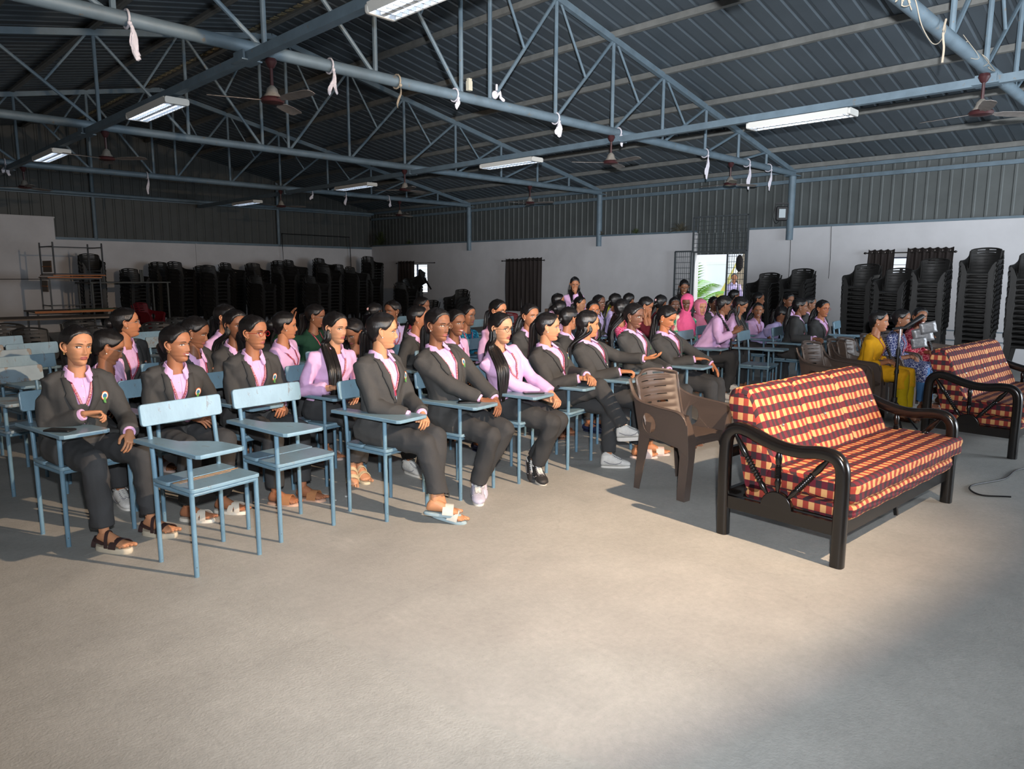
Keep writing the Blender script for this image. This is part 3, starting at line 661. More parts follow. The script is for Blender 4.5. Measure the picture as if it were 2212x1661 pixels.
# small leaning stack and single chairs near the closed curtains
stack(13.4, 15.55, 4, .1, R(-170), 'small one left of the closed brown curtains')
plastic_chair((12.6, 15.9, 0), R(-165), 'dark plastic armchair beside the small stack left of the closed curtains', ME_PCD)
plastic_chair((14.75, 18.85, 1.05), 0, 'dark plastic chair tipped over on a stack below the small bright window gap', ME_PCD, rot=(R(35), R(-25), R(200)))
for k, (u, v) in enumerate([(1.6, 10.6), (2.3, 10.9), (3.0, 10.7), (3.9, 11.0), (1.2, 11.8), (2.2, 12.1), (3.2, 12.3), (4.6, 12.0), (5.6, 11.8)]):
    plastic_chair((u, v, 0), R(-85+rs.uniform(-12, 12)), 'dark plastic armchair in the unlit rows at left, '+('nearest the wall panel', 'second of the front three', 'third of the front three', 'rightmost of the front row', 'leftmost of the rear row', 'second of the rear row', 'middle of the rear row', 'fourth of the rear row', 'rightmost of the rear row')[k], ME_PCD, 'unlit plastic armchairs behind the blue chairs')
plastic_chair((6.5, 14.5, 0), R(-75), 'lone dark plastic armchair in front of the heap of stacked chairs', ME_PCD)
M_RED = mat('plastic_red', (98, 14, 26), .4); ME_PCR = ME_PCD.copy(); ME_PCR.materials.clear(); ME_PCR.materials.append(M_RED)
plastic_chair((9.6, 9.4, 0), R(-90), 'dark red plastic chair back in front of the closed curtains', ME_PCR)

# ------------------------------------------------------------------ sofas
M_LACQ = mat('black_lacquer', (20, 17, 16), .22, spec=.6, var=.1, chip=(96, 58, 40), chipscale=16, chipamt=.74)
M_CHECK = check_mat(); M_BTN = mat('button_chrome', (230, 228, 230), .12, .9)
def cushion(name, prof, y0, y1, parent, seams=(), puff=.012, nseg=4, btn=None, ny=60):
    """closed profile in xz swept along y, rounded ends, seams pulled in; UVs in metres"""
    P = [Vector((x, 0, z)) for x, z in prof]; c = sum(P, Vector())/len(P); n = len(P)
    L_ = [0]
    for i in range(n): L_.append(L_[-1]+(P[(i+1) % n]-P[i]).length)
    rings = []; ys = []
    for k in range(ny+1):
        f = k/ny; y = y0+(y1-y0)*f; e = min(f, 1-f)*(y1-y0); ins = .030*(1-math.sqrt(max(0, 1-(1-min(1, e/.03))**2))) if e < .03 else 0
        sag = 0
        for s_ in seams: sag += .016*math.exp(-((y-s_)/.016)**2)
        ring = []
        for i, p in enumerate(P):
            d = (c-p).normalized(); q = p+d*(ins+sag+.003*math.sin(y*23+i))+Vector((0, y, 0))
            if btn:
                for by, bx, bz in btn:
                    r2 = ((y-by)**2+(p.x-bx)**2+(p.z-bz)**2); q += d*.022*math.exp(-r2/.0022)
            ring.append(q)
        rings.append(ring); ys.append(y)
    b = MB(); b.loft(rings, cap=True); me = b.mesh(name, M_CHECK, ang=60); uvl = me.uv_layers.new(name='UVMap')
    nl = 0
    for pi, p in enumerate(me.polygons):
        side = pi < ny*n
        for li in p.loop_indices:
            vi = me.loops[li].vertex_index
            if side:
                k, i = divmod(vi, n); j = pi % n
                a = L_[i] if not (i == 0 and j == n-1) else L_[n]
                uvl.data[li].uv = (ys[k], a)
            else: co = me.vertices[vi].co; uvl.data[li].uv = (co.x, co.z)
    o = bpy.data.objects.new(name, me); COL.objects.link(o); o.parent = parent; return o
def rprof(pts, n=5):
    """polygon in xz, each edge subdivided, corners rounded by a fixed radius"""
    out = []; m_ = len(pts)
    for i in range(m_):
        a = Vector(pts[i-1]+(0,)); p = Vector(pts[i]+(0,)); c = Vector(pts[(i+1) % m_]+(0,)); r = .035
        p0 = p+(a-p).normalized()*r; p1 = p+(c-p).normalized()*r
        for k in range(4): t = k/3; q = p0.lerp(p, t).lerp(p.lerp(p1, t), t); out.append((q.x, q.y))
        e = c+(p-c).normalized()*r
        for k in range(1, n): q = p1.lerp(e, k/n); out.append((q.x, q.y))
    return out
def sofa(label, loc, rz):
    t = thing('sofa', label, 'sofa', loc, rz); Ls = 1.70
    for y in (0, Ls):
        P = [(p.x, y, p.y) for p in spline([(-.695, .0, 0), (-.70, .30, 0), (-.70, .52, 0), (-.688, .615, 0), (-.635, .662, 0), (-.56, .66, 0), (-.45, .622, 0), (-.34, .596, 0), (-.24, .592, 0), (-.13, .606, 0), (-.055, .598, 0), (-.012, .555, 0), (0, .47, 0), (0, .25, 0), (0, 0, 0)], 5)]
        b = MB(); b.tube(P, .036, 14, up=(0, 1, 0), flat=.95, power=3); b.obj('arm_frame', M_LACQ, t, ang=60)
        b = MB(); b.rod((-.69, y, .208), (-.01, y, .208), .03, .075); b.obj('side_rail', M_LACQ, t, smooth=False)
        b = MB(); b.plate([[(.095*math.cos(R(a)), .095*math.sin(R(a))) for a in range(0, 181, 12)]], .034, Matrix.Translation((-.36, y, .243)) @ Matrix.Rotation(R(90), 4, 'X'), .005); b.obj('hub', M_LACQ, t)
        for (x0, z0), (x1, z1) in (((-.42, .305), (-.645, .63)), ((-.36, .33), (-.365, .59)), ((-.30, .305), (-.075, .585))):
            a = Vector((x0, y, z0)); c = Vector((x1, y, z1)); L_ = (c-a).length; pr = [(.008, 0), (.012, .03), (.019, .06), (.014, .08)]
            nb = 9; s0 = .085; s1 = L_*.62
            for k in range(nb): q = s0+(s1-s0)*k/nb; dq = (s1-s0)/nb; pr += [(.013, q), (.0195, q+dq*.3), (.0195, q+dq*.6), (.013, q+dq*.95)]
            pr += [(.017, s1+.01), (.020, s1+.05), (.014, L_*.88), (.009, L_)]
            b = MB(); b.lathe(pr, 14, a, axis=c-a); b.obj('spindle', M_LACQ, t, ang=50)
    b = MB(); b.rod((-.02, 0, .20), (-.02, Ls, .20), .03, .085, up=(0, 0, 1)); b.obj('front_rail', M_LACQ, t, smooth=False)
    b = MB(); b.rod((-.68, 0, .24), (-.68, Ls, .24), .03, .085); b.rod((-.70, 0, .50), (-.70, Ls, .50), .03, .06); b.obj('back_rail', M_LACQ, t, smooth=False)
    b = MB()
    for k in range(9): y = .15+k*(Ls-.3)/8; b.rod((-.05, y, .225), (-.64, y, .225), .06, .015)
    b.obj('seat_slat', M_LACQ, t, smooth=False)
    b = MB(); b.rod((-.12, Ls*.62, .2), (-.10, Ls*.64, .02), .022, .022); b.obj('support_peg', M_LACQ, t, smooth=False)
    y0, y1 = .045, Ls-.045
    cushion('base_cushion', rprof([(.035, .245), (.045, .335), (-.60, .335), (-.61, .235)]), y0, y1, t)
    cushion('seat_cushion', rprof([(.05, .335), (.055, .465), (-.48, .455), (-.50, .335)]), y0, y1+.12, t)
    bt = [(y0+(y1-y0)*f, -.565, .66) for f in (.13, .27, .47, .60, .80, .92)]
    cushion('back_cushion', rprof([(-.50, .25), (-.40, .46), (-.585, .865), (-.635, .90), (-.715, .885), (-.745, .82), (-.58, .26)]), y0, y1, t, seams=[y0+(y1-y0)/3, y0+(y1-y0)*2/3], btn=[(bt[i][0], -.50, .67) for i in (0, 2, 4, 5)])
    for i in (0, 2, 4, 5):
        b = MB(); b.ell((-.482, bt[i][0], .67), (.008, .011, .011), seg=10); b.obj('button', M_BTN, t)
    return t
sf = sofa('sofa with black lacquered arms and red and cream checked cushions, front of the hall', (3.86, 1.37, 0), R(-93.1))
dup(sf, (7.33, 1.22, 0), R(-93.1), label='second checked sofa at the right edge, behind and right of the near one')

# microphone stand
t = thing('microphone_stand', 'black and chrome microphone stand with boom behind the near sofa', 'stand', (7.70, 2.30, 0), R(-45))
b = MB(); b.tube([(0, 0, .30), (0, 0, .86)], .014, 10); b.obj('lower_tube', M_BLK, t)
b = MB(); b.tube([(0, 0, .80), (0, 0, 1.04)], .009, 10); b.obj('upper_tube', mat('chrome', (200, 200, 205), .15, .95), t)
b = MB(); b.tube([(0, 0, .78), (0, 0, .84)], .022, 12); b.tube([(0, 0, .6), (0, 0, .64)], .02, 12); b.tube([(0, 0, .27), (0, 0, .36)], .026, 12); b.obj('clutch', M_BLK, t)
for k in range(3):
    a = R(120*k+20); b = MB(); b.tube([(0, 0, .33), (.34*math.cos(a), .34*math.sin(a), .015)], .010, 8, rnd=True); b.obj('leg', M_BLK, t)
b = MB(); b.tube([(-.07, 0, 1.04), (.0, 0, 1.05), (.04, 0, 1.05), (.22, .03, 1.16)], [.012, .014, .016, .024], 12, rnd=True); b.obj('boom', M_BLK, t)

# black cable on the floor at right
b = MB(); b.tube([(p.x, p.y, .006) for p in spline([(6.0, .98, 0), (5.9, 1.15, 0), (6.1, 1.25, 0), (6.5, 1.12, 0), (6.9, 1.1, 0), (7.25, .95, 0), (7.9, .8, 0)], 8)], .006, 6); tag(b.obj('floor_cable', M_BLK), 'thin black cable snaking on the floor right of the near sofa', 'cable')
# paper scraps
M_PAPER = mat('paper_white', (225, 225, 222), .8)
for i, (u, v) in enumerate([(2.55, 4.28), (2.66, 4.30), (2.58, 4.45)]):
    b = MB(); b.box((0, 0, .004), (.03, .018, .003), rot=Matrix.Rotation(.2, 3, 'X')); o = b.obj('paper_scrap', M_PAPER, smooth=False); o.location = (u, v, 0); o.rotation_euler = (0, 0, i); tag(o, 'tiny white paper scrap on the floor behind the second empty chair, '+('nearest the chair legs', 'rightmost of three', 'farthest back of three')[i], 'paper', 'paper scraps on the floor')

# ------------------------------------------------------------------ steel school desks and tables at back left
M_OR = mat('plywood_edge', (176, 104, 48), .6); M_BRN = mat('plywood_brown', (92, 76, 62), .6, var=.15); M_GRN = mat('green_top', (34, 68, 40), .6); M_GREYT = mat('table_grey', (70, 72, 70), .6)
def bench_desk(loc, rz, label, flip=False):
    t = thing('school_desk', label, 'desk', loc, rz)
    if flip: t.rotation_euler = (R(180), 0, rz)
    w, d = .52, .40
    b = MB()
    for x in (-w, w):
        for y in (-d, d): b.rod((x, y, 0), (x, y, .74), .028)
        b.rod((x, -d, .1), (x, d, .1), .025); b.rod((x, -d, .72), (x, d, .72), .025)
    b.rod((-w, -d, .72), (w, -d, .72), .025, up=(1, 0, 0)); b.rod((-w, d, .72), (w, d, .72), .025, up=(1, 0, 0)); b.rod((-w, 0, .1), (w, 0, .1), .025, up=(1, 0, 0)); b.obj('frame', M_BLK, t, smooth=False)
    b = MB(); b.box((0, 0, .75), (1.12, .80, .022)); b.box((0, -.405, .75), (1.12, .012, .024), 1); b.box((0, .405, .75), (1.12, .012, .024), 1); b.obj('desktop', [M_BRN, M_OR], t, smooth=False)
    b = MB(); b.box((-.53, 0, .55), (.02, .5, .26)); b.box((-.545, 0, .55), (.012, .52, .02), 1); b.obj('panel', [M_BRN, M_OR], t, smooth=False)
    return t
bench_desk((4.85, 19.6, .72), R(0), 'black framed school desk standing on the plywood table at far left')
bench_desk((4.9, 19.55, 2.27), R(6), 'school desk turned upside down on top of the desk pile at far left', True)
b0 = MB(); 
def table(loc, rz, sx, sy, h, label, top, legs=M_GREYT, edge=None):
    t = thing('table', label, 'table', loc, rz); b = MB(); b.box((0, 0, h-.015), (sx, sy, .03))
    if edge: b.box((0, -sy/2-.006, h-.015), (sx+.02, .012, .05), 1); b.box((sx/2+.006, 0, h-.015), (.012, sy+.02, .05), 1)
    b.obj('tabletop', [top, edge or top], t, smooth=False)
    for x in (-1, 1):
        for y in (-1, 1): b = MB(); b.rod((x*(sx/2-.06), y*(sy/2-.06), 0), (x*(sx/2-.06), y*(sy/2-.06), h-.03), .035); b.obj('leg', legs, t, smooth=False)
    return t
table((4.85, 19.3, 0), R(0), 1.9, 1.1, .72, 'low plywood table with orange edge under the desk pile at far left', M_BRN, M_BLK, M_OR)
b = MB(); b.box((0, 0, .014), (1.1, .3, .028)); o = b.obj('green_board', M_GRN, smooth=False); o.location = (5.15, 18.9, .72); tag(o, 'dark green board lying on the plywood table edge', 'board')
table((3.2, 15.6, 0), R(-3), 3.0, 1.0, .76, 'long brown table behind the empty blue chairs at far left', M_BRN, M_BLK)
tt = table((6.1, 19.9, 0), R(4), 1.9, 1.0, 1.36, 'tall grey table beside the desk pile at left', M_GREYT, M_GREYT)
for x, y in ((-.35, .3), (.55, .2), (.3, -.3)): b = MB(); b.rod((x, y, 1.36), (x, y, 1.36+(.45 if x < 0 else .3)), .035); b.obj('upright_leg', M_GREYT, tt, smooth=False)
plastic_chair((6.35, 19.0, 0), R(-60), 'dark red plastic chair under the tall grey table at left', ME_PCR)
# sacks, carton at the rear wall
b = MB(); b.ell((0, 0, .3), (.3, .22, .34), seg=14); b.tube([(0, 0, .55), (.03, .02, .68)], [.09, .05], 10, rnd=True); o = b.obj('sack', mat('yellow_sack', (176, 172, 46), .6, bump=.5, bscale=12)); o.location = (10.6, 8.0, .42); tag(o, 'crumpled yellow bag on a low table behind the last rows', 'bag')
b = MB(); b.box((0, 0, -.02), (.5, .4, .52)); o = b.obj('carton', mat('cardboard', (98, 76, 62), .8), smooth=False); o.location = (10.2, 8.9, .70); o.rotation_euler = (0, 0, .3); tag(o, 'brown cardboard carton behind the last rows near the standing person', 'box')
table((10.3, 8.5, 0), R(-10), 1.6, 1.3, .42, 'table carrying a carton and a yellow bag behind the last rows', M_BRN, M_BLK)

# empty writing chairs
for u, v, dz, m_, lb in ((1.52, 3.858, -80.5, M_DESK, 'empty pale blue writing chair in front, seat split by a bare wood crack'), (2.08, 4.00, -84, M_DESK, 'empty pale blue writing chair in front, second from the left'),
        (1.15, 6.15, -78, M_DESKW, 'empty blue writing chair at the left edge with a scuffed whitish backrest'), (1.42, 7.0, -80, M_DESK, 'empty blue writing chair behind the scuffed one at left'),
        (1.36, 7.6, -82, M_DESKW, 'empty writing chair with greyish backrest at the left edge'), (1.74, 8.25, -79, M_DESK, 'empty grey blue writing chair just left of the frowning face'), (1.25, 8.2, -83, M_DESKW, 'small empty writing chair at the left edge behind others'),
        (1.65, 9.35, -80, M_DESK, 'farthest empty blue writing chair at the left edge with shiny backrest'), (3.12, 9.0, -80, M_DESK, 'far empty blue writing chair between two heads at left'), (3.0, 8.2, -80, M_DESKW, 'empty blue writing chair in front of the far one at left'),
        (7.25, 9.6, -80, M_DESK, 'empty blue writing chair with open back in the middle distance'), (7.6, 8.1, -82, M_DESK, 'empty blue writing chair left of centre behind the rear row'), (8.5, 8.4, -80, M_DESK, 'empty blue writing chair behind the rear row, before the closed curtains'), (7.0, 8.0, -80, M_DESKW, 'empty blue writing chair near the person in teal'),
        (8.47, 4.12, -80, M_DESK, 'empty blue writing chair right of the braid, nearest in the right block'), (10.85, 4.2, -80, M_DESK, 'empty blue writing chair right of the person with red glasses'), (11.4, 4.1, -80, M_DESK, 'empty blue writing chair behind the person in yellow')):
    c_ = desk_chair(lb, (u, v, 0), R(dz), mt=m_)
    if u == 1.52:
        b = MB(); b.box((.005, .0, .472), (.010, .38, .003)); b.box((.03, -.02, .4715), (.006, .3, .002)); b.obj('seat_crack', M_PLANK, c_, smooth=False)
# ------------------------------------------------------------------ people
def lerp(a, b, t): return a+(b-a)*t
def tab(x, pts):
    if x <= pts[0][0]: return pts[0][1]
    for (a, p), (c, q) in zip(pts, pts[1:]):
        if x <= c: t = (x-a)/(c-a); t = t*t*(3-2*t)*.5+t*.5; return p+(q-p)*t
    return pts[-1][1]
FX = [(-.118, .030), (-.112, .060), (-.102, .073), (-.090, .075), (-.080, .070), (-.066, .077), (-.046, .078), (-.02, .079), (0, .077), (.022, .086), (.045, .088), (.075, .078), (.098, .055), (.112, .025), (.118, -.01)]
BX = [(-.118, -.012), (-.105, -.006), (-.09, -.028), (-.07, -.052), (-.04, -.082), (0, -.100), (.035, -.106), (.07, -.096), (.098, -.068), (.112, -.036), (.118, -.014)]
WX = [(-.118, .010), (-.112, .028), (-.10, .034), (-.085, .043), (-.06, .0535), (-.03, .0625), (0, .0685), (.03, .0735), (.06, .071), (.088, .057), (.106, .034), (.115, .014), (.118, .004)]
NX = [(-.056, 0), (-.049, .004), (-.045, .012), (-.038, .0195), (-.030, .019), (-.018, .0135), (0, .0075), (.014, .004), (.024, 0)]
NW = [(-.05, .0135), (-.040, .0135), (-.028, .010), (0, .0075), (.02, .010)]
def head_pt(az, z, f):
    """az 0 = face front, + = left"""
    fw = f.get('w', 1); fx, bx, w = tab(z, FX), tab(z, BX), tab(z, WX)*fw
    c, s = math.cos(az), math.sin(az); xm = (fx+bx)*.5*.35
    rx = (fx-xm) if c > 0 else (xm-bx); pw = tab(z, [(-.11, 1.85), (-.07, 1.92), (-.03, 2.05), (0, 2.2)])
    k = (abs(c)**pw+abs(s)**pw)**(-1/pw); x, y = xm+c*rx*k, s*w*k
    if c > 0:
        x += tab(z, NX)*math.exp(-(y/tab(z, NW))**2)*f.get('nose', 1)
        for sg in (-1, 1):
            x -= .0085*math.exp(-((y-sg*.031)/.016)**2-((z-.002)/.012)**2)
            x += .0045*math.exp(-((y-sg*.030)/.018)**2-((z-.023)/.006)**2)
            x += .004*math.exp(-((y-sg*.042)/.016)**2-((z+.028)/.018)**2)
            x += .0035*math.exp(-((y-sg*.011)/.005)**2-((z+.040)/.006)**2)
        sm = f.get('smile', 0); zl = z-sm*.009*min(1, (abs(y)/.022)**2); lw = .0165+.005*sm
        x += .0055*math.exp(-(y/lw)**4-((zl+.0605)/.0045)**2)+.0065*math.exp(-(y/lw)**4-((zl+.0715)/.005)**2)
        x -= .0045*math.exp(-(y/(lw+.002))**4-((zl+.0658)/.0018)**2)
        x -= .003*math.exp(-(y/.02)**2-((z+.081)/.005)**2)
    return Vector((x, y, z))
def hairline(az):
    a = abs(math.degrees(az))
    return tab(a, [(0, .072), (25, .069), (45, .052), (62, .018), (75, .000), (88, .006), (98, -.012), (115, -.045), (140, -.075), (180, -.085)])
SK = {}
def skin_mat(c):
    k = 'skin_%d' % c[0]
    if k in SK: return SK[k]
    m_ = mat(k, c, .48, var=.06, vscale=14, bump=.05, bscale=260, spec=.35); b_ = m_.node_tree.nodes['Principled BSDF']
    b_.inputs['Subsurface Weight'].default_value = .08; b_.inputs['Subsurface Radius'].default_value = (.012, .005, .003); b_.inputs['Subsurface Scale'].default_value = .5
    SK[k] = m_; return m_
def cloth(name, c, pat=None, **k): return mat(name, c, .85, var=.06, vscale=30, bump=.14, bscale=380, spec=.25, bdist=.002, **k)
M_BLZ = mat('blazer_charcoal', (66, 66, 66), .82, var=.12, vscale=260, bump=.15, bscale=420, spec=.3, bdist=.002)
M_TRO = mat('trouser_charcoal', (60, 61, 63), .84, var=.10, vscale=260, bump=.12, bscale=420, spec=.28, bdist=.002)
M_PNK = cloth('shirt_pink', (222, 180, 222)); M_LIL = cloth('shirt_lilac', (190, 176, 222))
M_HAIR = mat('hair_black', (20, 17, 17), .36, spec=.55, bump=.55, bscale=90, stretch=(1.6, 5, .35), var=.3, vscale=30, bdist=.004)
M_EYEW = mat('eye_white', (186, 176, 170), .2); M_IRIS = mat('iris_brown', (38, 22, 16), .15); M_BROW = mat('brow_black', (26, 20, 18), .7)
M_LIP = mat('lip_rose', (150, 84, 80), .45); M_TEETH = mat('teeth', (232, 226, 216), .25); M_GOLD = mat('earring_gold', (226, 190, 130), .2, .9); M_PEARL = mat('earring_pearl', (236, 230, 222), .15)
M_LAN = mat('lanyard_crimson', (150, 22, 56), .6, var=.05); M_LAN2 = mat('lanyard_woven', (150, 22, 56), .6, var=.05); M_LTX = mat('lanyard_text', (238, 226, 228), .6); M_ID = mat('id_card', (214, 220, 228), .3); M_CLIP = mat('clip_metal', (190, 190, 195), .25, .9)
M_LACE = mat('lace_white', (216, 216, 212), .7); M_LACG = mat('lace_grey', (150, 150, 154), .7)

def limb_ik(S, T, l1, l2, pole):
    d = T-S; L_ = min(d.length, (l1+l2)*.995); dn = d.normalized(); a = (l1*l1-l2*l2+L_*L_)/(2*L_); hh = math.sqrt(max(0, l1*l1-a*a))
    p = Vector(pole)-dn*Vector(pole).dot(dn); p.normalize(); return S+dn*a+p*hh, S+dn*L_
def fing(b, root, d, up, l, r, curl, seg=8, tips=None):
    """finger chain: direction d, curling towards -up"""
    P = [root-d*.012, root]; side = d.cross(up).normalized(); dd = Vector(d); p = Vector(root)
    for k, f in enumerate((.45, .32, .23)):
        dd = (Matrix.Rotation(-curl*(1, 1.15, .8)[k], 3, side) @ dd).normalized(); p = p+dd*l*f; P.append(Vector(p))
    b.tube(P, [r*1.05, r*1.08, r, r*.93, r*.80], seg, up=side, rnd=True)
    if tips is not None: tips.append((P[-1], dd, (side.cross(dd)).normalized()))
def hand(b, W_, d, n, side, curl=.5, spread=.05, seg=8, sc_=1., thumb=.5, fcurl=None):
    """W_ wrist, d towards fingers, n = back of the hand, side +1: left hand"""
    d = d.normalized(); n = (n-d*n.dot(d)).normalized(); t = d.cross(n)*side       # t points to the thumb side... (index side)
    q = []
    for f, w, th in ((-.02, .024, .019), (.0, .025, .019), (.03, .034, .0165), (.06, .040, .0145), (.085, .039, .012), (.096, .033, .008)):
        c = W_+d*f*sc_; q.append([c+t*(math.copysign(abs(math.cos(a))**.8, math.cos(a))*w*sc_)+n*(math.sin(a)*th*sc_) for a in [2*math.pi*i/12 for i in range(12)]])
    b.loft(q); tips = []
    for k, (off, l, r) in enumerate(((.029, .068, .0082), (.0098, .077, .0085), (-.0098, .071, .0082), (-.028, .056, .0074))):
        cc = (fcurl[k] if fcurl else curl*(1+.12*k)); dd = (d+t*spread*(1.5-k)).normalized()
        fing(b, W_+(d*.088+t*off)*sc_-n*.001, dd, n, l*sc_, r*sc_, cc, seg, tips)
    r0 = W_+(d*.022+t*.030)*sc_-n*.004; td = (d*.75+t*.72-n*.30).normalized(); P = [r0-t*.012, r0+td*.028*sc_]
    td = (td+d*.35-t*thumb*.6).normalized(); P.append(P[-1]+td*.030*sc_); td = (td+d*.3-t*thumb*.6-n*.15).normalized(); P.append(P[-1]+td*.025*sc_)
    b.tube(P, [.0145*sc_, .0125*sc_, .0102*sc_, .0085*sc_], seg, up=n, rnd=True); return tips
def foot_geo(b, A, hd, pitch, seg=10, sc_=1., toes=True):
    """bare foot: A ankle centre (~.075 above the sole), hd heading angle, pitch toes down"""
    M = Matrix.Translation(A) @ Matrix.Rotation(hd, 4, 'Z') @ Matrix.Rotation(pitch, 4, 'Y')
    q = []
    for x, z, w, h_ in ((-.048, -.042, .014, .014), (-.040, -.040, .026, .028), (-.02, -.028, .031, .042), (.01, -.026, .031, .046), (.04, -.034, .032, .038), (.08, -.046, .038, .026), (.115, -.055, .043, .018), (.14, -.058, .042, .014), (.152, -.060, .036, .010)):
        q.append([M @ Vector((x*sc_, math.cos(a)*w*sc_, z*sc_+math.sin(a)*h_*sc_)) for a in [2*math.pi*i/seg for i in range(seg)]])
    b.loft(q)
    if toes:
        for k in range(5):
            y = (.030-.0155*k)*1.0; l = (.034, .030, .026, .022, .016)[k]; r = (.0115, .0082, .0078, .0074, .007)[k]; b.tube([M @ Vector((.138*sc_-k*.004, y*sc_, -.060*sc_)), M @ Vector(((.138+l)*sc_-k*.006, y*1.12*sc_, -.064*sc_))], r*sc_, 8, rnd=True)
    return M
def sole_outline(x0, x1, w0, w1, n=20):
    out = []
    for i in range(n):
        a = 2*math.pi*i/n; c, s = math.cos(a), math.sin(a); x = (x0+x1)/2+(x1-x0)/2*c; f = (c+1)/2; w = lerp(w0, w1, f)*(1-.10*math.exp(-((f-.42)/.15)**2)); out.append((x, math.copysign(abs(s)**.8, s)*w))
    return out
def shoe(kind, M, parent, sc_=1., mirror=1):
    """M: foot frame, sole at z=-.075"""
    b = MB(); z0 = -.075
    C = {'wedge': ((58, 40, 40), (206, 196, 176)), 'white_slide': ((222, 214, 200), (226, 220, 208)), 'tan_slide': ((176, 124, 84), (196, 160, 140)), 'cream': ((214, 198, 164), (218, 206, 178)), 'blue_slide': ((196, 196, 190), (150, 172, 182)),
         'sneaker': ((188, 186, 206), (226, 222, 214)), 'black_sneaker': ((44, 43, 44), (214, 206, 194)), 'white_sneaker': ((218, 216, 212), (226, 222, 216)), 'pink_slide': ((214, 192, 186), (206, 184, 176)), 'navy': ((36, 44, 78), (30, 36, 66)), 'brown': ((128, 78, 54), (120, 84, 66)), 'white_low': ((210, 208, 202), (222, 218, 210))}[kind]
    up = mat('shoe_%s_upper' % kind, C[0], .6, var=.1, vscale=40); so = mat('shoe_%s_sole' % kind, C[1], .7, var=.06, vscale=20)
    wedge = kind == 'wedge'; thick = {'wedge': .03, 'white_slide': .032, 'cream': .026, 'sneaker': .034, 'white_sneaker': .03, 'black_sneaker': .026}.get(kind, .02)
    ol = sole_outline(-.065, .178, .034, .046); rg = []
    for f in (0, .25, .75, 1):
        e = 1-.05*(2*f-1)**2
        rg.append([M @ Vector((.05+(x-.05)*e, y*e*mirror, z0-thick*(1-f)-(wedge*.028*(1-f)*max(0, min(1, (.10-x)/.12))))) for x, y in ol])
    b.loft(rg); b.obj('sole', so, parent, ang=50)
    b = MB()
    if 'sneaker' in kind or kind == 'white_low':
        q = []
        for x, zc, w, h_ in ((-.066, -.045, .015, .022), (-.058, -.030, .034, .045), (-.03, -.015, .040, .062), (.0, -.018, .041, .060), (.04, -.035, .041, .045), (.085, -.048, .046, .034), (.125, -.055, .048, .028), (.160, -.060, .038, .020), (.176, -.063, .015, .012)):
            q.append([M @ Vector((x, math.cos(a)*w, max(z0-.002, zc+math.sin(a)*h_))) for a in [2*math.pi*i/14 for i in range(14)]])
        b.loft(q)
        tz = lambda x: tab(x, [(0, .040), (.03, .020), (.04, .010), (.085, -.014), (.125, -.027), (.16, -.040)])
        b.tube([M @ Vector((x, 0, tz(x)+.001)) for x in (.018, .035, .06, .09, .105)], [.016, .019, .020, .018, .008], 8, flat=.22, mi=1)
        for k in range(6):
            x = .030+k*.0135
            for g in (-1, 1): b.tube([M @ Vector((x, -.026*g, tz(x)-.006)), M @ Vector((x+.005, 0, tz(x+.005)+.006)), M @ Vector((x+.012, .026*g, tz(x+.012)-.007))], .0026, 6, mi=2)
        for g in (-1, 1): b.tube([M @ Vector(p) for p in ((-.045, g*.0385, -.030), (.0, g*.0425, -.050), (.05, g*.0435, -.056), (.085, g*.045, -.046), (.10, g*.040, -.034))], .0035, 6, mi=2); b.tube([M @ Vector((-.052, g*.028, .008)), M @ Vector((-.02, g*.041, .022)), M @ Vector((.022, g*.036, .018))], .005, 6, mi=1)
        b.tube([M @ Vector((.118, math.sin(a)*.046, -.058+max(0, math.cos(a))*.031)) for a in [R(q) for q in range(-90, 91, 18)]], .0025, 6, mi=2)
        b.tube([M @ Vector(p) for p in ((.03, 0, .0), (.02, .02, .008), (.028, .03, -.004), (.034, .006, .002), (.02, -.022, .008), (.03, -.03, -.004))], .0025, 6, mi=1)
        b.obj('upper', [up, M_LACE, M_LACG], parent, ang=60)
    elif kind == 'navy':
        q = []
        for x, zc, w, h_ in ((-.066, -.05, .015, .018), (-.055, -.045, .034, .03), (0, -.052, .036, .026), (.06, -.050, .041, .030), (.115, -.056, .045, .026), (.155, -.062, .036, .018), (.174, -.066, .012, .008)):
            q.append([M @ Vector((x, math.cos(a)*w, max(z0-.002, zc+math.sin(a)*h_))) for a in [2*math.pi*i/12 for i in range(12)]])
        b.loft(q); b.obj('upper', up, parent, ang=60)
    else:
        def strap(x, hw, h_, tilt=0., w=.046):
            P = [Vector((x+tilt*math.cos(a), math.cos(a)*w, z0+max(-.004, math.sin(a)*h_))) for a in [math.pi*i/12 for i in range(13)]]
            rg = [[M @ (p+Vector((dx, 0, 0))+(Vector((0, p.y, p.z-z0)).normalized()*o)) for dx, o in ((-hw, 0), (hw, 0), (hw, .004), (-hw, .004))] for p in P]; b.loft(rg)
        if wedge:
            strap(.105, .024, .048, .02); strap(.028, .011, .088, -.012, .040)
            b.tube([M @ Vector(p) for p in ((.03, .042, -.05), (-.03, .040, -.03), (-.056, .0, -.025), (-.03, -.040, -.03), (.03, -.042, -.05))], .013, 8, flat=.25); strap(-.045, .014, .045, 0, .036)
        elif kind in ('cream',): strap(.095, .017, .054); strap(.045, .015, .082, 0, .040)
        elif kind == 'white_slide': strap(.10, .018, .053, .025); strap(.10, .018, .055, -.025)
        else: strap(.088, .034, .057)
        b.obj('strap', up, parent, ang=60)

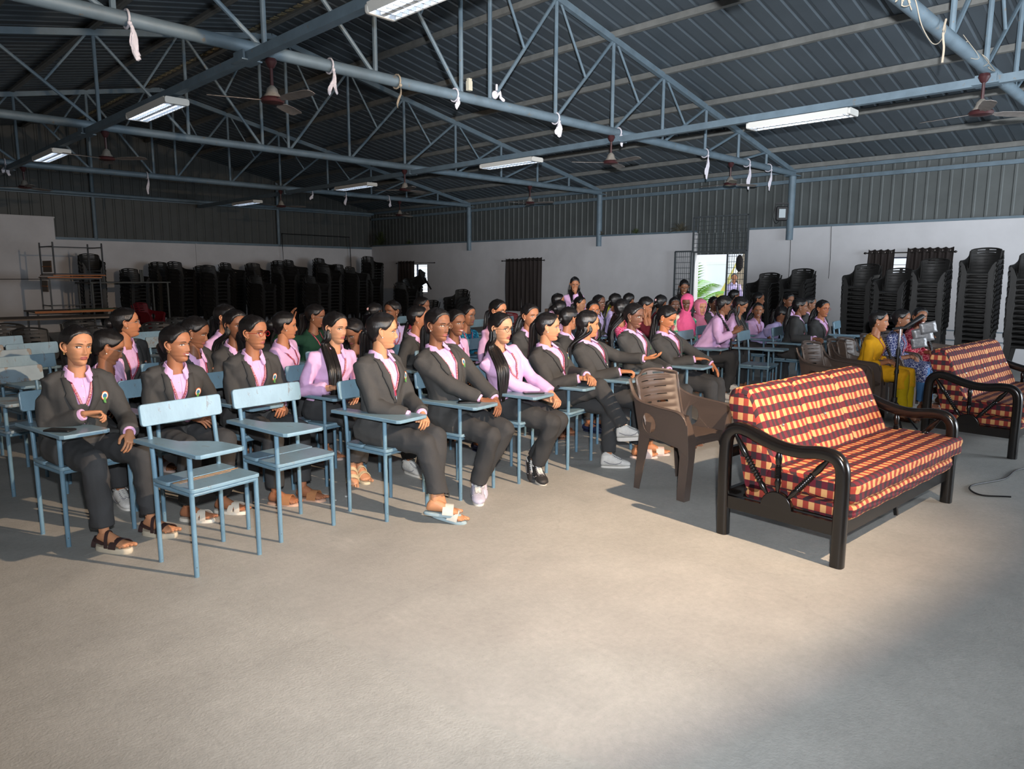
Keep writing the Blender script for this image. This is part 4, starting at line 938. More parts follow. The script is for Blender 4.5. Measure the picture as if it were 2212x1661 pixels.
ALLW = []
def segd(p, a, b):
    ab = b-a; t = max(0, min(1, (p-a).dot(ab)/ab.length_squared)); return (p-a-ab*t).length
def person(pid, pos, seatc, label, hh, th=None, lh=-82, pitch=0, roll=0, skin=(166, 112, 80), top='blazer', tcol=None, hair='pony', lod=1, wr=None, wl=None, hr=None, hl=None,
           feet=None, shoes=None, glasses=None, smile=0, stand=False, lean=0, lan=True, leg_m=None, nose=1, w=1, bigb=1, seat_z=.46, card=False, sc_=1., ankles=None, ear=M_PEARL, short=False, kurta=False, scarf=None, lan_l=.30, nolegs=False, bindi=False, closed=False, nohand=False, eyeyaw=0):
    """pos = head centre in the hall; seatc = seat centre (floor); hh/th/lh = headings of head, chest, legs in degrees"""
    th = lh if th is None else th
    root = thing('person', label, 'person', (seatc[0], seatc[1], 0), R(lh)); Ml = Matrix.Translation((seatc[0], seatc[1], 0)) @ Matrix.Rotation(R(lh), 4, 'Z'); Mi = Ml.inverted()
    hc = Mi @ Vector(pos); near = lod == 0; seg = 16 if near else 12
    pz = (seat_z+.085) if not stand else hc.z-.63*sc_
    P0 = Vector((-.03 if not stand else hc.x-.02-lean, 0 if not stand else hc.y, pz)); ty = R(th-lh)
    fwd = Vector((math.cos(ty), math.sin(ty), 0)); fh = Vector((math.cos(R(hh-lh)), math.sin(R(hh-lh)), 0))
    nb = hc-fh*.022-Vector((0, 0, .155)); nb += (-fwd*.015)                    # neck base
    spine = (nb-P0); Lsp = spine.length; up = spine.normalized()
    left = up.cross(fwd).normalized(); fw = left.cross(up).normalized(); left0 = Vector((0, 1, 0)); f0 = Vector((1, 0, 0))
    kx = bigb*.96
    def C(f, dx=0): return P0+spine*f+fw*dx
    def ring(f, w_, d_, dx=0, n=seg, off=0.):
        lf = left0.lerp(left, min(1, f*1.6)).normalized(); fd = f0.lerp(fw, min(1, f*1.6)).normalized(); c = P0+spine*f+fd*dx
        return [c+lf*(math.cos(a)*(w_*kx+off))+fd*(math.copysign(abs(math.sin(a))**.9, math.sin(a))*(d_*kx+off)) for a in [2*math.pi*i/n for i in range(n)]]
    TOR = [(-.16, .130, .085, -.02), (-.08, .168, .118, -.02), (.06, .176, .122, -.02), (.24, .150, .108, -.005), (.42, .138, .100, .005), (.58, .148, .108, .012), (.74, .160, .112, .016), (.84, .158, .095, .006), (.91, .142, .078, -.004), (.96, .108, .064, -.010), (1.01, .064, .052, -.01), (1.05, .052, .048, -.008)]
    def torso(b, off, f0_=-1, f1_=2, hem=0.):
        q = [ring(f, w_+(hem if f < .1 else 0), d_+(hem*.6 if f < .1 else 0), dx, off=off) for f, w_, d_, dx in TOR if f0_ <= f <= f1_]; b.loft(q)
    SH = {s: C(.865, -.008)+left*(s*.152*kx) for s in (1, -1)}
    # wrists in leg frame
    dfr = dict(lap=lambda s: Vector((.245, s*.045, seat_z+.205)), tab=lambda s: Vector((.20, -.20, .735)))
    WT_ = {}
    for s, wv in ((1, wl), (-1, wr)):
        if wv is None: wv = Vector((.215, s*.05, seat_z+.20)) if not stand else P0+Vector((.04, s*.25, -.12))
        WT_[s] = Vector(wv)
    l1, l2 = .262*sc_, .235*sc_; EL = {}
    for s in (1, -1):
        pole = left*(s*.55)-fw*.5-Vector((0, 0, .9)); EL[s], WT_[s] = limb_ik(SH[s], WT_[s], l1, l2, pole)
    # legs
    if stand: HK = {s: (P0+Vector((0, s*.085, -.02)), P0+Vector((.03, s*.095, -.42)), Vector((P0.x-.0, P0.y+s*.10, .085))) for s in (1, -1)}
    else:
        HK = {}
        for i, s in enumerate((1, -1)):
            A = Vector(ankles[i]) if ankles else Vector((.40, s*.085, .088)); hp = P0+Vector((0, s*.085, -.01)); kn, A2 = limb_ik(hp, A, .415, .405, Vector((.9, s*.10, 1.0)))
            HK[s] = (hp, kn, A2 if ankles else A2)
    # ---- body: one closed skin surface (torso, neck, arms, legs) + head, hands, feet in the same mesh
    b = MB(); torso(b, -.012)
    q = []
    for f, r in ((0, .056), (.3, .050), (.7, .048), (1, .050)): q.append((nb+Vector((0, 0, -.03))).lerp(hc-fh*.018+Vector((0, 0, -.035)), f))
    b.tube(q, [.058, .048, .046, .048], 12, up=fh)
    for s in (1, -1):
        b.tube([SH[s]-left*s*.03, SH[s], SH[s].lerp(EL[s], .5), EL[s], EL[s].lerp(WT_[s], .35), EL[s].lerp(WT_[s], .8), WT_[s]], [.026, .030, .028, .028, .033, .028, .024], 10, rnd=True)
        hp, kn, an = HK[s]
        b.tube([hp, hp.lerp(kn, .5), kn], [.070, .056, .042], 10, rnd=True); b.tube([kn, kn.lerp(an, .3), kn.lerp(an, .75), an], [.040, .042, .030, .029], 10, rnd=True)
    me = applied(b.mesh('t', M_BLZ), [('REMESH', dict(mode='VOXEL', voxel_size=.010 if near else .016, adaptivity=0)), ('SMOOTH', dict(factor=.5, iterations=3))])
    body = MB(); body.add([v.co for v in me.vertices], [tuple(p.vertices) for p in me.polygons]); bpy.data.meshes.remove(me)
    # head
    Mh = Matrix.Translation(hc) @ Matrix.Rotation(R(hh-lh), 4, 'Z') @ Matrix.Rotation(R(pitch), 4, 'Y') @ Matrix.Rotation(R(roll), 4, 'X'); hs = .96*sc_
    f = dict(w=w, nose=nose, smile=smile); na = 84 if near else 48 if lod == 1 else 34; ks = (8, 16, 22, 16) if near else (5, 9, 13, 10) if lod == 1 else (4, 5, 9, 8)
    azs = []
    for i in range(na): t = i/na*2-1; azs.append(math.pi*(.34*t+.66*t**3)) 
    zs = [a+(b_-a)*i/n for (a, b_), n in zip(((-.117, -.082), (-.082, -.050), (-.050, .030), (.030, .117)), ks) for i in range(n)]+[.117]; nz_ = len(zs)-1
    hr_ = [[Mh @ (head_pt(a, z, f)*hs) for a in azs] for z in zs]
    lips = []
    n0 = len(body.v); body.loft(hr_)
    k = len(azs); base = len(body.f)-(nz_)*k-2
    for i in range(nz_):
        z = (zs[i]+zs[i+1])/2
        if -.079 < z < -.054:
            for j in range(k):
                a = (azs[j]+azs[(j+1) % k])/2
                if abs(a) < .6:
                    p = head_pt(a, z, f); zl = z-smile*.009*min(1, (abs(p.y)/.022)**2); e = (p.y/(.0225+.006*smile))**2+((zl+.066)/(.0115))**2
                    if e < 1: body.m[base+i*k+j] = 1
    for s in (1, -1):   # ears
        M_e = Mh @ Matrix.Scale(hs, 4) @ Matrix.Translation((-.006, s*.0715*w, -.006)) @ Matrix.Rotation(s*R(-22), 4, 'Z') @ Matrix.Rotation(R(-12), 4, 'Y')
        P = [(0.016, 0, .020), (.004, s*.006, .031), (-.012, s*.010, .026), (-.018, s*.011, .008), (-.012, s*.009, -.012), (.000, s*.005, -.027), (.009, s*.002, -.022)]
        body.tube([M_e @ Vector(p) for p in spline(P, 3)], .0052*hs, 6, up=(0, 1, 0)); body.ell(M_e @ Vector((0, s*.002, 0)), (.014*hs, .005*hs, .024*hs), (M_e.to_3x3().normalized()), 8)
    # hands
    HD = {}
    for s, wd_, hp_ in ((1, 'l', hl), (-1, 'r', hr)):
        if nohand: continue
        W_ = WT_[s]; d = (W_-EL[s]).normalized(); pz_ = dict(curl=.42, n=Vector((0, 0, 1)), d=None, spread=.04, thumb=.5)
        if hp_ is None and not stand:
            pz_.update(d=Vector((.72, -s*.62, -.28)), n=Vector((.25, s*.45, .9)), curl=.45)
        if hp_: pz_.update(hp_)
        dd = Vector(pz_['d']) if pz_['d'] is not None else d
        HD[s] = hand(body, W_+d*.012, dd, Vector(pz_['n']), s, pz_['curl'], pz_['spread'], 8 if near else 6, sc_*.90, pz_['thumb'], pz_.get('fcurl'))
    # feet
    if shoes is None: shoes = ['brown', 'tan_slide', 'navy', 'pink_slide', 'white_low', 'white_slide'][pid % 6]
    shut = 'sneaker' in shoes or shoes in ('navy', 'white_low')
    FM = {}
    for i, s in enumerate((1, -1)):
        an = HK[s][2]; fo = (feet[i] if feet else (s*8, 0)); FM[s] = foot_geo(body, an, R(fo[0]), R(fo[1]), 10 if near else 8, 1. if not shut else .93, (near or lod == 1) and not shut)
    bo = body.obj('body', [skin_mat(skin), M_LIP], root, ang=180)
    # face details
    def hp3(az, z, o=.0): p = head_pt(az, z, f); return Mh @ ((p+Vector((o, 0, 0)))*hs)
    def on_face(y, z, o=0):
        az = math.atan2(y, .075)
        for _ in range(6): p = head_pt(az, z, f); az += (y-p.y)*11
        return head_pt(az, z, f)+Vector((o, 0, 0))
    if lod < 2:
        for s in (1, -1):
            e = MB(); br = MB(); cy = s*.031; op = .0050 if not closed else .0016
            rows = []
            for q in range(-5, 6):
                y = cy+q/5*.0145; hgt = op*math.sqrt(max(0, 1-(q/5)**2))**.8; bul = .0045*math.sqrt(max(0, 1-(q/5.6)**2)); rows.append([(y, -.0005-hgt*.75+s*0, bul), (y, .0, bul+.0015), (y, .001+hgt, bul)])
            pts = [[Mh @ ((on_face(y, z)*1+Vector((o-.0005, 0, 0)))*hs) for y, z, o in r] for r in rows]
            n = len(e.v); e.loft(pts, closed=False, cap=False)
            # iris + pupil disc
            ic = on_face(cy+eyeyaw*s*0+eyeyaw*.004, .0005)+Vector((.0066, 0, 0)); nrm = Vector((1, s*.15, 0)).normalized()
            disc = [Mh @ ((ic+Vector((-.0006, math.cos(a)*.0063, math.sin(a)*min(.0060, op))))*hs) for a in [2*math.pi*i/12 for i in range(12)]]; disc2 = [Mh @ ((ic+Vector((-.003, math.cos(a)*.0065, math.sin(a)*min(.0062, op))))*hs) for a in [2*math.pi*i/12 for i in range(12)]]
            e.loft([disc2, disc], 1)
            # lids
            up_ = [Mh @ ((on_face(cy+q/6*.0155, .0016+op*math.sqrt(max(0, 1-(q/6)**2))**.8)+Vector((.0045*math.sqrt(max(0, 1-(q/6.6)**2))+.0008, 0, 0)))*hs) for q in range(-6, 7)]
            br.tube(up_, [.0008]+[.0017]*11+[.0010], 5)
            bw = [Mh @ ((on_face(s*(.012+.037*t), .0175+.0065*math.sin(t*2.3)-.002*t)+Vector((.0006, 0, 0)))*hs) for t in [q/8 for q in range(9)]]
            br.tube(bw, [.0018, .003, .0036, .0036, .0033, .0029, .0024, .0018, .001], 6, flat=.6)
            e.obj('eye', [M_EYEW, M_IRIS], root, ang=180); br.obj('eyebrow', M_BROW, root, ang=180)
        if smile > .6:
            tt_ = MB(); rows = [[Mh @ ((on_face(y, -.066+smile*.009*min(1, (abs(y)/.022)**2)+dz)+Vector((.0022-abs(y)*.12, 0, 0)))*hs) for dz in (-.0032, .0032)] for y in [q*.0032 for q in range(-5, 6)]]; tt_.loft(rows, closed=False, cap=False); tt_.obj('teeth', M_TEETH, root, ang=180)
        if bindi: bb = MB(); bb.ell(Mh @ (on_face(0, .034)*hs), (.0022,)*3, seg=8); bb.obj('bindi', mat('bindi_red', (110, 20, 30), .6), root)
        if ear and hair != 'hijab':
            for s in (1, -1):
                bb = MB(); pE = Mh @ (Vector((.0, s*.079*w, -.036))*hs); bb.ell(pE, (.0042,)*3, seg=8)
                if ear == M_GOLD: bb.ell(pE-Vector((0, 0, .008)), (.005,)*3, seg=8)
                bb.obj('earring', ear, root)
    # hair
    hb = MB()
    if hair == 'hijab':
        hm = cloth('hijab_%d' % scarf[0], scarf); rg = []
        for i in range(26):
            z = -.117+.242*i/25; row = []
            for j in range(36):
                a = math.pi*(j/36*2-1); p = head_pt(a, min(.117, z), f); fr = math.exp(-((a/.78)**4)) * (1 if -.105 < z < .066 else 0); o = .016-.045*fr; n = Vector((p.x, p.y, p.z*.6)).normalized(); row.append(Mh @ ((p+n*o+Vector((0, 0, .006)))*hs))
            rg.append(row)
        hb.loft(rg)
        cn = hc+Vector((0, 0, -.10)); rg = []
        for fz, wx, wy in ((0, .080, .072), (.035, .072, .066), (.075, .088, .092), (.115, .104, .130), (.165, .114, .155), (.22, .120, .160), (.27, .124, .158), (.31, .110, .13)):
            rg.append([cn-Vector((0, 0, fz))-fw*(.02+fz*.05)+fw*(math.sin(a)*wx+(.004+.05*fz)*math.sin(a*7+fz*30))+left*(math.cos(a)*wy+(.003+.035*fz)*math.sin(a*9+fz*22)) for a in [2*math.pi*i/28 for i in range(28)]])
        hb.loft(rg); hb.obj('headscarf', hm, root, ang=180)
    else:
        az2 = [math.pi*(i/56*2-1) for i in range(56)] if lod < 2 else [math.pi*(i/36*2-1) for i in range(36)]; nh = 44 if lod < 2 else 28; rg = []; vol = .011 if hair != 'long' else .014
        for i in range(nh+1):
            z = -.115+.232*i/nh; row = []
            for a in az2:
                p = head_pt(a, z, f); hl_ = hairline(a)+(.012 if short else 0)*math.cos(a); t = max(0, min(1, (z-hl_)/.022)); t = t*t*(3-2*t)
                n = Vector((p.x+.01, p.y, p.z*.9)).normalized(); back = max(0, -math.cos(a)); vv = vol*(1+.5*back)*(1+.10*math.sin(a*9+z*60)) 
                if abs(a) < .1 and hair != 'part': vv *= .9
                row.append(Mh @ ((p+n*lerp(-.010, vv, t))*hs))
            rg.append(row)
        hb.loft(rg)
        HB = lambda x, y, z: Mh @ (Vector((x, y, z))*hs)
        bk = -fw; dn = Vector((0, 0, -1)); seeds = random.Random(pid)
        def tail(P, rr, seg_=10, fl=.7, m_=6):
            Q = spline(P, m_); rad = [lerp(rr[int(i/m_)], rr[min(len(rr)-1, int(i/m_)+1)], (i % m_)/m_) for i in range((len(P)-1)*m_+1)]
            hb.tube(Q, [r*.80 for r in rad], seg_, up=fw, flat=fl); ns = 9 if lod < 2 else 5
            for k in range(ns):
                a0 = 6.283*k/ns+seeds.random(); ph = seeds.uniform(0, 6); am = seeds.uniform(.8, 1.15); T = []
                for i, q in enumerate(Q):
                    a = a0+.35*math.sin(i*.35+ph); T.append(q+left*(math.cos(a)*rad[i]*.66*am)+fw*(math.sin(a)*rad[i]*.66*fl*am))
                hb.tube(T, [r*.36 for r in rad], 6, up=fw)
        if hair in ('pony', 'low', 'high'):
            s0 = HB(-.105, 0, .0 if hair != 'high' else .045); hb.ell(s0, (.024, .03, .028), seg=8)
            dr = nb+bk*.125+left*.0
            tail([s0, s0+bk*.035+dn*.03, dr+dn*.0, dr+dn*.11-fw*.02, dr+dn*.22-fw*.01, dr+dn*.30], [.024, .038, .044, .040, .028, .008])
            tail([s0, s0+bk*.045+dn*.03+left*.03, dr+dn*.02+left*.04, dr+dn*.12-fw*.02+left*.05, dr+dn*.2+left*.04], [.018, .028, .03, .022, .005])
        elif hair == 'bun':
            hb.ell(HB(-.118, 0, .012), (.040, .042, .042), seg=12); hb.ell(HB(-.128, .01, .03), (.028, .03, .026), seg=10)
        elif hair in ('braid', 'braid_r', 'braid_l'):
            sd = 0 if hair == 'braid' else (1 if hair == 'braid_l' else -1); s0 = HB(-.10, sd*.02, -.03)
            if sd == 0: P = [s0, nb+bk*.10, nb+bk*.125+dn*.15, nb+bk*.12+dn*.32, nb+bk*.10+dn*.42]
            else: P = [s0, nb+left*sd*.085+bk*.03+dn*-.02, nb+left*sd*.10+fw*.10+dn*.10, nb+left*sd*.10+fw*.155+dn*.22, nb+left*sd*.09+fw*.15+dn*.36]
            Q = spline(P, 7)
            for i, p in enumerate(Q[1:]):
                for g in (-1, 1): hb.ell(p+left*g*.009+dn*.0, (.017*(1-i/60), .016, .020), seg=7)
            hb.ell(Q[-1]+dn*.03, (.014, .014, .035), seg=8)
        elif hair in ('long', 'long_r', 'side'):
            for k in range(7):
                a = R(100+k*26.7); p0 = HB(.01+.095*math.cos(a)*1.0, .078*math.sin(a), -.005); 
                sdv = math.sin(a); dr = nb+bk*(.105-.03*abs(sdv))+left*(sdv*.11)
                front = (hair != 'long' and sdv < -.2) or (hair == 'side' and sdv > .3)
                if front: dr = nb+fw*.075+left*(sdv*.10)+dn*.02; P = [p0, p0+dn*.07-fh*.0, nb+left*sdv*.085+dn*-.035+fw*.01, dr+fw*.05+dn*.08, dr+fw*.065+dn*.20, dr+fw*.06+dn*.34+left*seeds.uniform(-.02, .02)]
                else: P = [p0, p0+dn*.06, dr+dn*-.02, dr+dn*.10+bk*.015, dr+dn*.22+bk*.01, dr+dn*.30+left*seeds.uniform(-.02, .02)]
                tail(P, [.012, .020, .027, .031, .027, .008], 8, .75)
        hb.obj('hair', M_HAIR, root, ang=180)
        if hair == 'high' or (pid in (15, 39)): bb = MB(); bb.ell(HB(-.112, .01, .05), (.016, .022, .018), seg=8); bb.obj('hair_clip', mat('hair_clip_pink', (214, 170, 170), .4), root)
    # glasses
    if glasses:
        gm = mat('glasses_%s' % glasses, dict(black=(24, 22, 24), red=(150, 24, 32), steel=(176, 170, 170), gold=(190, 150, 120))[glasses], .25, .3 if glasses in ('steel', 'gold') else 0); g = MB(); rr = .0016 if glasses in ('black', 'red') else .0010
        for s in (1, -1):
            c = Vector((.091, s*.033, -.003)); P = [Mh @ ((c+Vector((-abs(math.cos(a)*.021+.021)*.10, math.cos(a)*.0215*1.0, math.sin(a)*.0175)))*hs) for a in [2*math.pi*i/20 for i in range(21)]] 
            P = [Mh @ ((c+Vector((-.05*abs(c.y+math.cos(a)*.0215-0), math.cos(a)*.0215, math.sin(a)*.0175)))*hs) for a in [2*math.pi*i/20 for i in range(21)]]
            g.tube(P, rr, 6, up=fh, mi=0); g.tube([Mh @ (Vector(p)*hs) for p in ((.0885, s*.0545, .001), (.075, s*.068*w, .002), (.03, s*.0745*w, .003), (-.008, s*.078*w, .0), (-.02, s*.078*w, -.012))], rr, 6)
        g.tube([Mh @ (Vector(p)*hs) for p in ((.0905, .0115, .001), (.0935, 0, .004), (.0905, -.0115, .001))], rr, 6); g.obj('glasses', gm, root, ang=180)
    # ---- clothing
    vox = .009 if near else .014
    def garment(name, b, m_, fold=.004, fs_=9., cut=None, solid=True, vx=None):
        me = applied(b.mesh('t', m_), [('REMESH', dict(mode='VOXEL', voxel_size=vx or vox, adaptivity=0)), ('SMOOTH', dict(factor=.5, iterations=4 if near else 2))])
        bm = bmesh.new(); bm.from_mesh(me)
        bm.normal_update(); off = Vector((pid*3.1, 0, 0))
        for v in bm.verts:
            n1 = noise.noise((v.co+off)*fs_); n2 = noise.noise(Vector((v.co.x*20+pid, v.co.y*20, v.co.z*7))); v.co += v.normal*(fold*(1-abs(n1)*2.6)+fold*.45*n2)
        if cut:
            dl = [fc for fc in bm.faces if cut(fc.calc_center_median())]; bmesh.ops.delete(bm, geom=dl, context='FACES')
        bm.to_mesh(me); bm.free(); me.materials.clear(); me.materials.append(m_)
        me.polygons.foreach_set('use_smooth', [True]*len(me.polygons))
        if cut and solid: me = applied(me, [('SOLIDIFY', dict(thickness=.004, offset=-1))])
        o = bpy.data.objects.new(name, me); COL.objects.link(o); o.parent = root; return o
    def sleeve(b, s, o1, o2, to=1.0, flare=0.):
        pe = EL[s].lerp(WT_[s], to); pts = [SH[s]-left*s*.06+up*.0, SH[s], SH[s].lerp(EL[s], .35), SH[s].lerp(EL[s], .8), EL[s]]; r = [.044+o1*.6, .041+o1*.9, .038+o1, .035+o1, .036+o1]
        if to > 0: pts += [EL[s].lerp(pe, .5), pe]; r += [.034+o2, .028+o2+flare]
        b.tube(pts, r, 12)
    def tloc(p): d = p-P0; fz = d.dot(up)/Lsp; c = P0+spine*fz; q = p-c; return fz, q.dot(left), q.dot(fw)
    bl = top == 'blazer'
    tc_ = tcol or M_PNK
    if stand: legs_vis = True
    # shirt
    b = MB(); torso(b, .006, -.09 if not bl else .05)
    if bl:
        for s in (1, -1): b.tube([SH[s]-left*s*.05, SH[s], SH[s].lerp(EL[s], .5), EL[s]], [.030, .034, .032, .030], 10, rnd=True)
    if not bl:
        for s in (1, -1): sleeve(b, s, .012, .014, .55 if short or tcol or pid % 3 == 0 else .85, .006)
    if kurta:   # tunic skirt over the lap
        b.loft([ring(.1, .19, .14, -.01), ring(-.05, .20, .15, .02)])
        for s in (1, -1): hp, kn, an = HK[s]; b.tube([hp, hp.lerp(kn, .6), kn+Vector((.01, 0, 0)), kn.lerp(an, .35)], [.10, .095, .082, .07], 12)
    ncut = lambda p: (lambda q: q[0] > .955 and (q[1]**2+q[2]**2) < .0046)(tloc(p))
    sh = garment('shirt' if not tcol else 'kurta' if kurta else 'shirt', b, tc_, .0035 if bl else .006, 11, ncut, vx=vox if not bl else .012)
    bvh_s = BVHTree.FromPolygons([v.co.copy() for v in sh.data.vertices], [tuple(p.vertices) for p in sh.data.polygons])
    bvh_b = None
    if bl:
        b = MB(); torso(b, .018, -.09, 1, .022)
        b.loft([ring(.12, .195, .135, -.01), ring(.0, .205, .145, .0), ring(-.1, .205, .15, .01)])
        if not stand:
            for s in (1, -1): hp, kn, an = HK[s]; b.tube([hp+Vector((-.02, s*.02, .01)), hp.lerp(kn, .38)+Vector((0, s*.012, .004))], [.104, .100], 12)
        b.tube([SH[1]+up*.002, SH[1].lerp(C(.925, -.016), .6), C(.93, -.018), SH[-1].lerp(C(.925, -.016), .6), SH[-1]+up*.002], [.058, .062, .060, .062, .058], 12)
        for s in (1, -1): sleeve(b, s, .020, .018, .93, .004)
        vw = lambda z: tab(z, [(.34, .0), (.45, .016), (.7, .048), (.86, .060), (1.0, .066), (1.1, .07)])
        def bcut(p):
            z, y, x = tloc(p)
            if z > .90 and (y*y+(x+.008)**2) < .0058: return True
            if z > 1.04 and abs(y) < .12: return True
            if not (x > 0 and z > .34 and abs(y) < vw(z)): return False
            if x > (tab(z, [(t_[0], t_[2]+t_[3]) for t_ in TOR])*kx+.034): return False
            return all(segd(p, SH[s], EL[s]) > .062 and segd(p, EL[s], WT_[s]) > .060 for s in (1, -1))
        bz = garment('blazer', b, M_BLZ, .0055, 8, bcut)
        bvh_b = BVHTree.FromPolygons([v.co.copy() for v in bz.data.vertices], [tuple(p.vertices) for p in bz.data.polygons])
    def onb(bv, z, y, o=.004):
        c = C(z)+left*y; hit = bv.ray_cast(c+fw*.5, -fw)
        if hit[0] is None or (hit[0]-c).dot(fw) > tab(z, [(t_[0], t_[2]+t_[3]) for t_ in TOR])*kx+.048: return None
        return hit[0]+fw*o
    if bl and lod < 2:   # lapels
        for s in (1, -1):
            lp = MB(); rg = []
            for q in range(15):
                z = .36+.60*q/14; y0 = vw(z)-.005; wd2 = tab(z, [(.36, .004), (.5, .026), (.70, .042), (.76, .050), (.765, .034), (.80, .038), (.96, .034)])
                pa = onb(bvh_b, z, s*(y0+.010), .003) or onb(bvh_s, z, s*y0, .02); pb = onb(bvh_b, z, s*(y0+wd2), .007)
                if pa is None or pb is None: continue
                pi = onb(bvh_s, z, s*y0, .010) or pa
                pi = pa+(left*(-s*.010)); rg.append([pi-fw*.010, pi+fw*.002, pa+fw*.004, pb+fw*.003, pb-fw*.006])
            if len(rg) > 3: lp.loft(rg, closed=False, cap=False); me = applied(lp.mesh('lapel', M_BLZ, ang=180), [('SOLIDIFY', dict(thickness=.003, offset=0))]); o = bpy.data.objects.new('lapel', me); COL.objects.link(o); o.parent = bz
        # collar round the neck
        cb = MB(); rg = []
        for q in range(-10, 11):
            a = math.pi+q/10*2.15; dx, dy = math.cos(a), math.sin(a); c = C(.965, -.012)
            rg.append([c+fw*dx*.070+left*dy*.074+up*.030, c+fw*dx*.078+left*dy*.083+up*.034, c+fw*dx*.096+left*dy*.108+up*.002-fw*.0, c+fw*dx*.092+left*dy*.104-up*.004])
        cb.loft(rg, closed=True); cb.obj('collar', M_BLZ, bz, ang=60)
        em = onb(bvh_b, .68, .112, .003)
        if em:   # crest on the pocket
            e = MB(); nn = (fw+left*.45).normalized(); tx = up.cross(nn).normalized(); M_e = Matrix((tx, up, nn)).transposed().to_4x4(); M_e.translation = em+nn*.002
            e.plate([[(.024*math.cos(a), .027*math.sin(a)+.012) for a in [2*math.pi*i/20 for i in range(20)]]], .003, M_e, 0, 0)
            e.plate([[(.0195*math.cos(a), .0225*math.sin(a)+.012) for a in [2*math.pi*i/20 for i in range(20)]]], .0045, M_e, 0, 1)
            e.plate([[(.013*math.cos(a), .015*math.sin(a)+.010) for a in [2*math.pi*i/16 for i in range(16)]]], .006, M_e, 0, 2)
            e.plate([[(-.009, .004), (.009, .004), (.006, -.022), (.010, -.034), (-.004, -.030), (-.008, -.016)]], .0065, M_e, 0, 3)
            e.obj('crest', [mat('crest_orange', (206, 104, 52), .7), mat('crest_cream', (226, 220, 212), .7), mat('crest_blue', (52, 110, 150), .7), mat('crest_green', (96, 158, 84), .7)], bz)
        for s in (1, -1):
            cf = MB()
            if not nohand: d = (WT_[s]-EL[s]).normalized(); cf.tube([WT_[s]-d*.045, WT_[s]-d*.004, WT_[s]+d*.0], [.034, .035, .0335], 14); cf.tube([WT_[s]-d*.03, WT_[s]-d*.003], [.031, .031], 14)
            cf.obj('cuff', tc_, sh, ang=60)
    if not kurta or lan:
        if not tcol or tcol in (M_LIL,):   # shirt collar
            cb = MB(); rg = []
            for q in range(-12, 13):
                a = math.pi+q/12*2.62; dx, dy = math.cos(a), math.sin(a); c = C(.965, .0); tip = max(0, (abs(q)-8)/4)
                rg.append([c+fw*(dx*.056+.004)+left*dy*.056+up*.030-up*.012*tip, c+fw*(dx*.060+.004)+left*dy*.060+up*.052-up*.030*tip, c+fw*(dx*.064+.005)+left*dy*.065+up*.052-up*.032*tip, c+fw*(dx*.081+.012*tip)+left*dy*(.079+.012*tip)+up*.008-up*.035*tip+fw*.022*tip, c+fw*(dx*.075+.010*tip)+left*dy*.074+up*.004-up*.030*tip+fw*.018*tip])
            cb.loft(rg, closed=True); cb.obj('collar', tc_, sh, ang=60)
            if lod < 2:
                pk = MB()
                for q in range(12):
                    z = .40+.5*q/11; pp_ = onb(bvh_s, z, .0, .0015)
                    if pp_ and q in (1, 4, 7, 10): pk.ell(pp_, (.004, .004, .004), seg=8)
                pk.obj('button', M_PEARL, sh)
                pl = [onb(bvh_s, .36+.58*q/14, .013, .0012) for q in range(15)]; pl = [p for p in pl if p]
                if len(pl) > 3: pk = MB(); pk.tube(pl, .0018, 6); pk.obj('placket', tc_, sh)
    # lanyard
    if lan and lod < 3:
        zb = .93-lan_l; lm = MB(); wd3 = .0068
        for s in (1, -1):
            P = []
            for q in range(17):
                t = q/16; z = .99-(.99-zb)*t; y = s*(.062*(1-t)**.8+.002)
                p = onb(bvh_s, z, y, .006)
                if p is None: continue
                P.append(p)
            P = [C(1.02, -.055)+left*s*.03, C(1.02, .0)+left*s*.068]+P[1:]
            rg = []
            for i, p in enumerate(P):
                d = (P[min(i+1, len(P)-1)]-P[max(0, i-1)]).normalized(); x = d.cross(fw).normalized()
                if i < 2: x = fw
                rg.append([p-x*wd3, p+x*wd3, p+x*wd3+fw*.002, p-x*wd3+fw*.002])
            lm.loft(rg)
            if near and lod == 0:
                LT = P[3:]; ALLW.append((root, LT, s, fw.copy(), wd3))
        pe = onb(bvh_s, zb, 0, .007) or C(zb, .13); lm.tube([pe, pe-up*.035+fw*.002], .0075, 8, flat=.4); lo = lm.obj('lanyard', M_LAN if near else M_LAN2, root, ang=60)
        cm = MB(); cm.tube([pe-up*.035+fw*.003, pe-up*.058+fw*.005], .003, 6); cm.obj('clip', M_CLIP, lo)
        if card: 
            cm = MB(); cc = pe-up*.10+fw*.012; cm.loft([[cc+left*a*.028+up*bb*.041+fw*z_ for a, bb in ((-1, -1), (1, -1), (1, 1), (-1, 1))] for z_ in (0, .003)]); cm.obj('id_card', M_ID, lo, smooth=False)
    # trousers
    lmn = leg_m or M_TRO; b = MB(); b.loft([ring(-.16, .135, .09, -.02, off=.008), ring(-.06, .172, .120, -.02, off=.01), ring(.08, .178, .124, -.02, off=.008), ring(.22, .155, .112, -.005, off=.006)])
    for s in (1, -1):
        hp, kn, an = HK[s]; e_ = kn.lerp(an, .90 if lod < 2 else .9)
        kp = kn+(kn-(hp+an)/2).normalized()*.004
        b.tube([hp+Vector((-.03, 0, 0)), hp, hp.lerp(kn, .5), hp.lerp(kn, .85), kp], [.098, .096, .083, .073, .066], 14, rnd=True)
        b.tube([kp, kp.lerp(an, .2), kn.lerp(an, .6), e_], [.064, .067, .060, .058], 14, rnd=True)
    cutan = lambda p: any((p-kn.lerp(an, .895)).dot((an-kn).normalized()) > 0 and (p-an).length < .12 and segd(p, kn, an) < .088 for hp, kn, an in HK.values())
    garment('trousers', b, lmn, .006, 9, cutan)
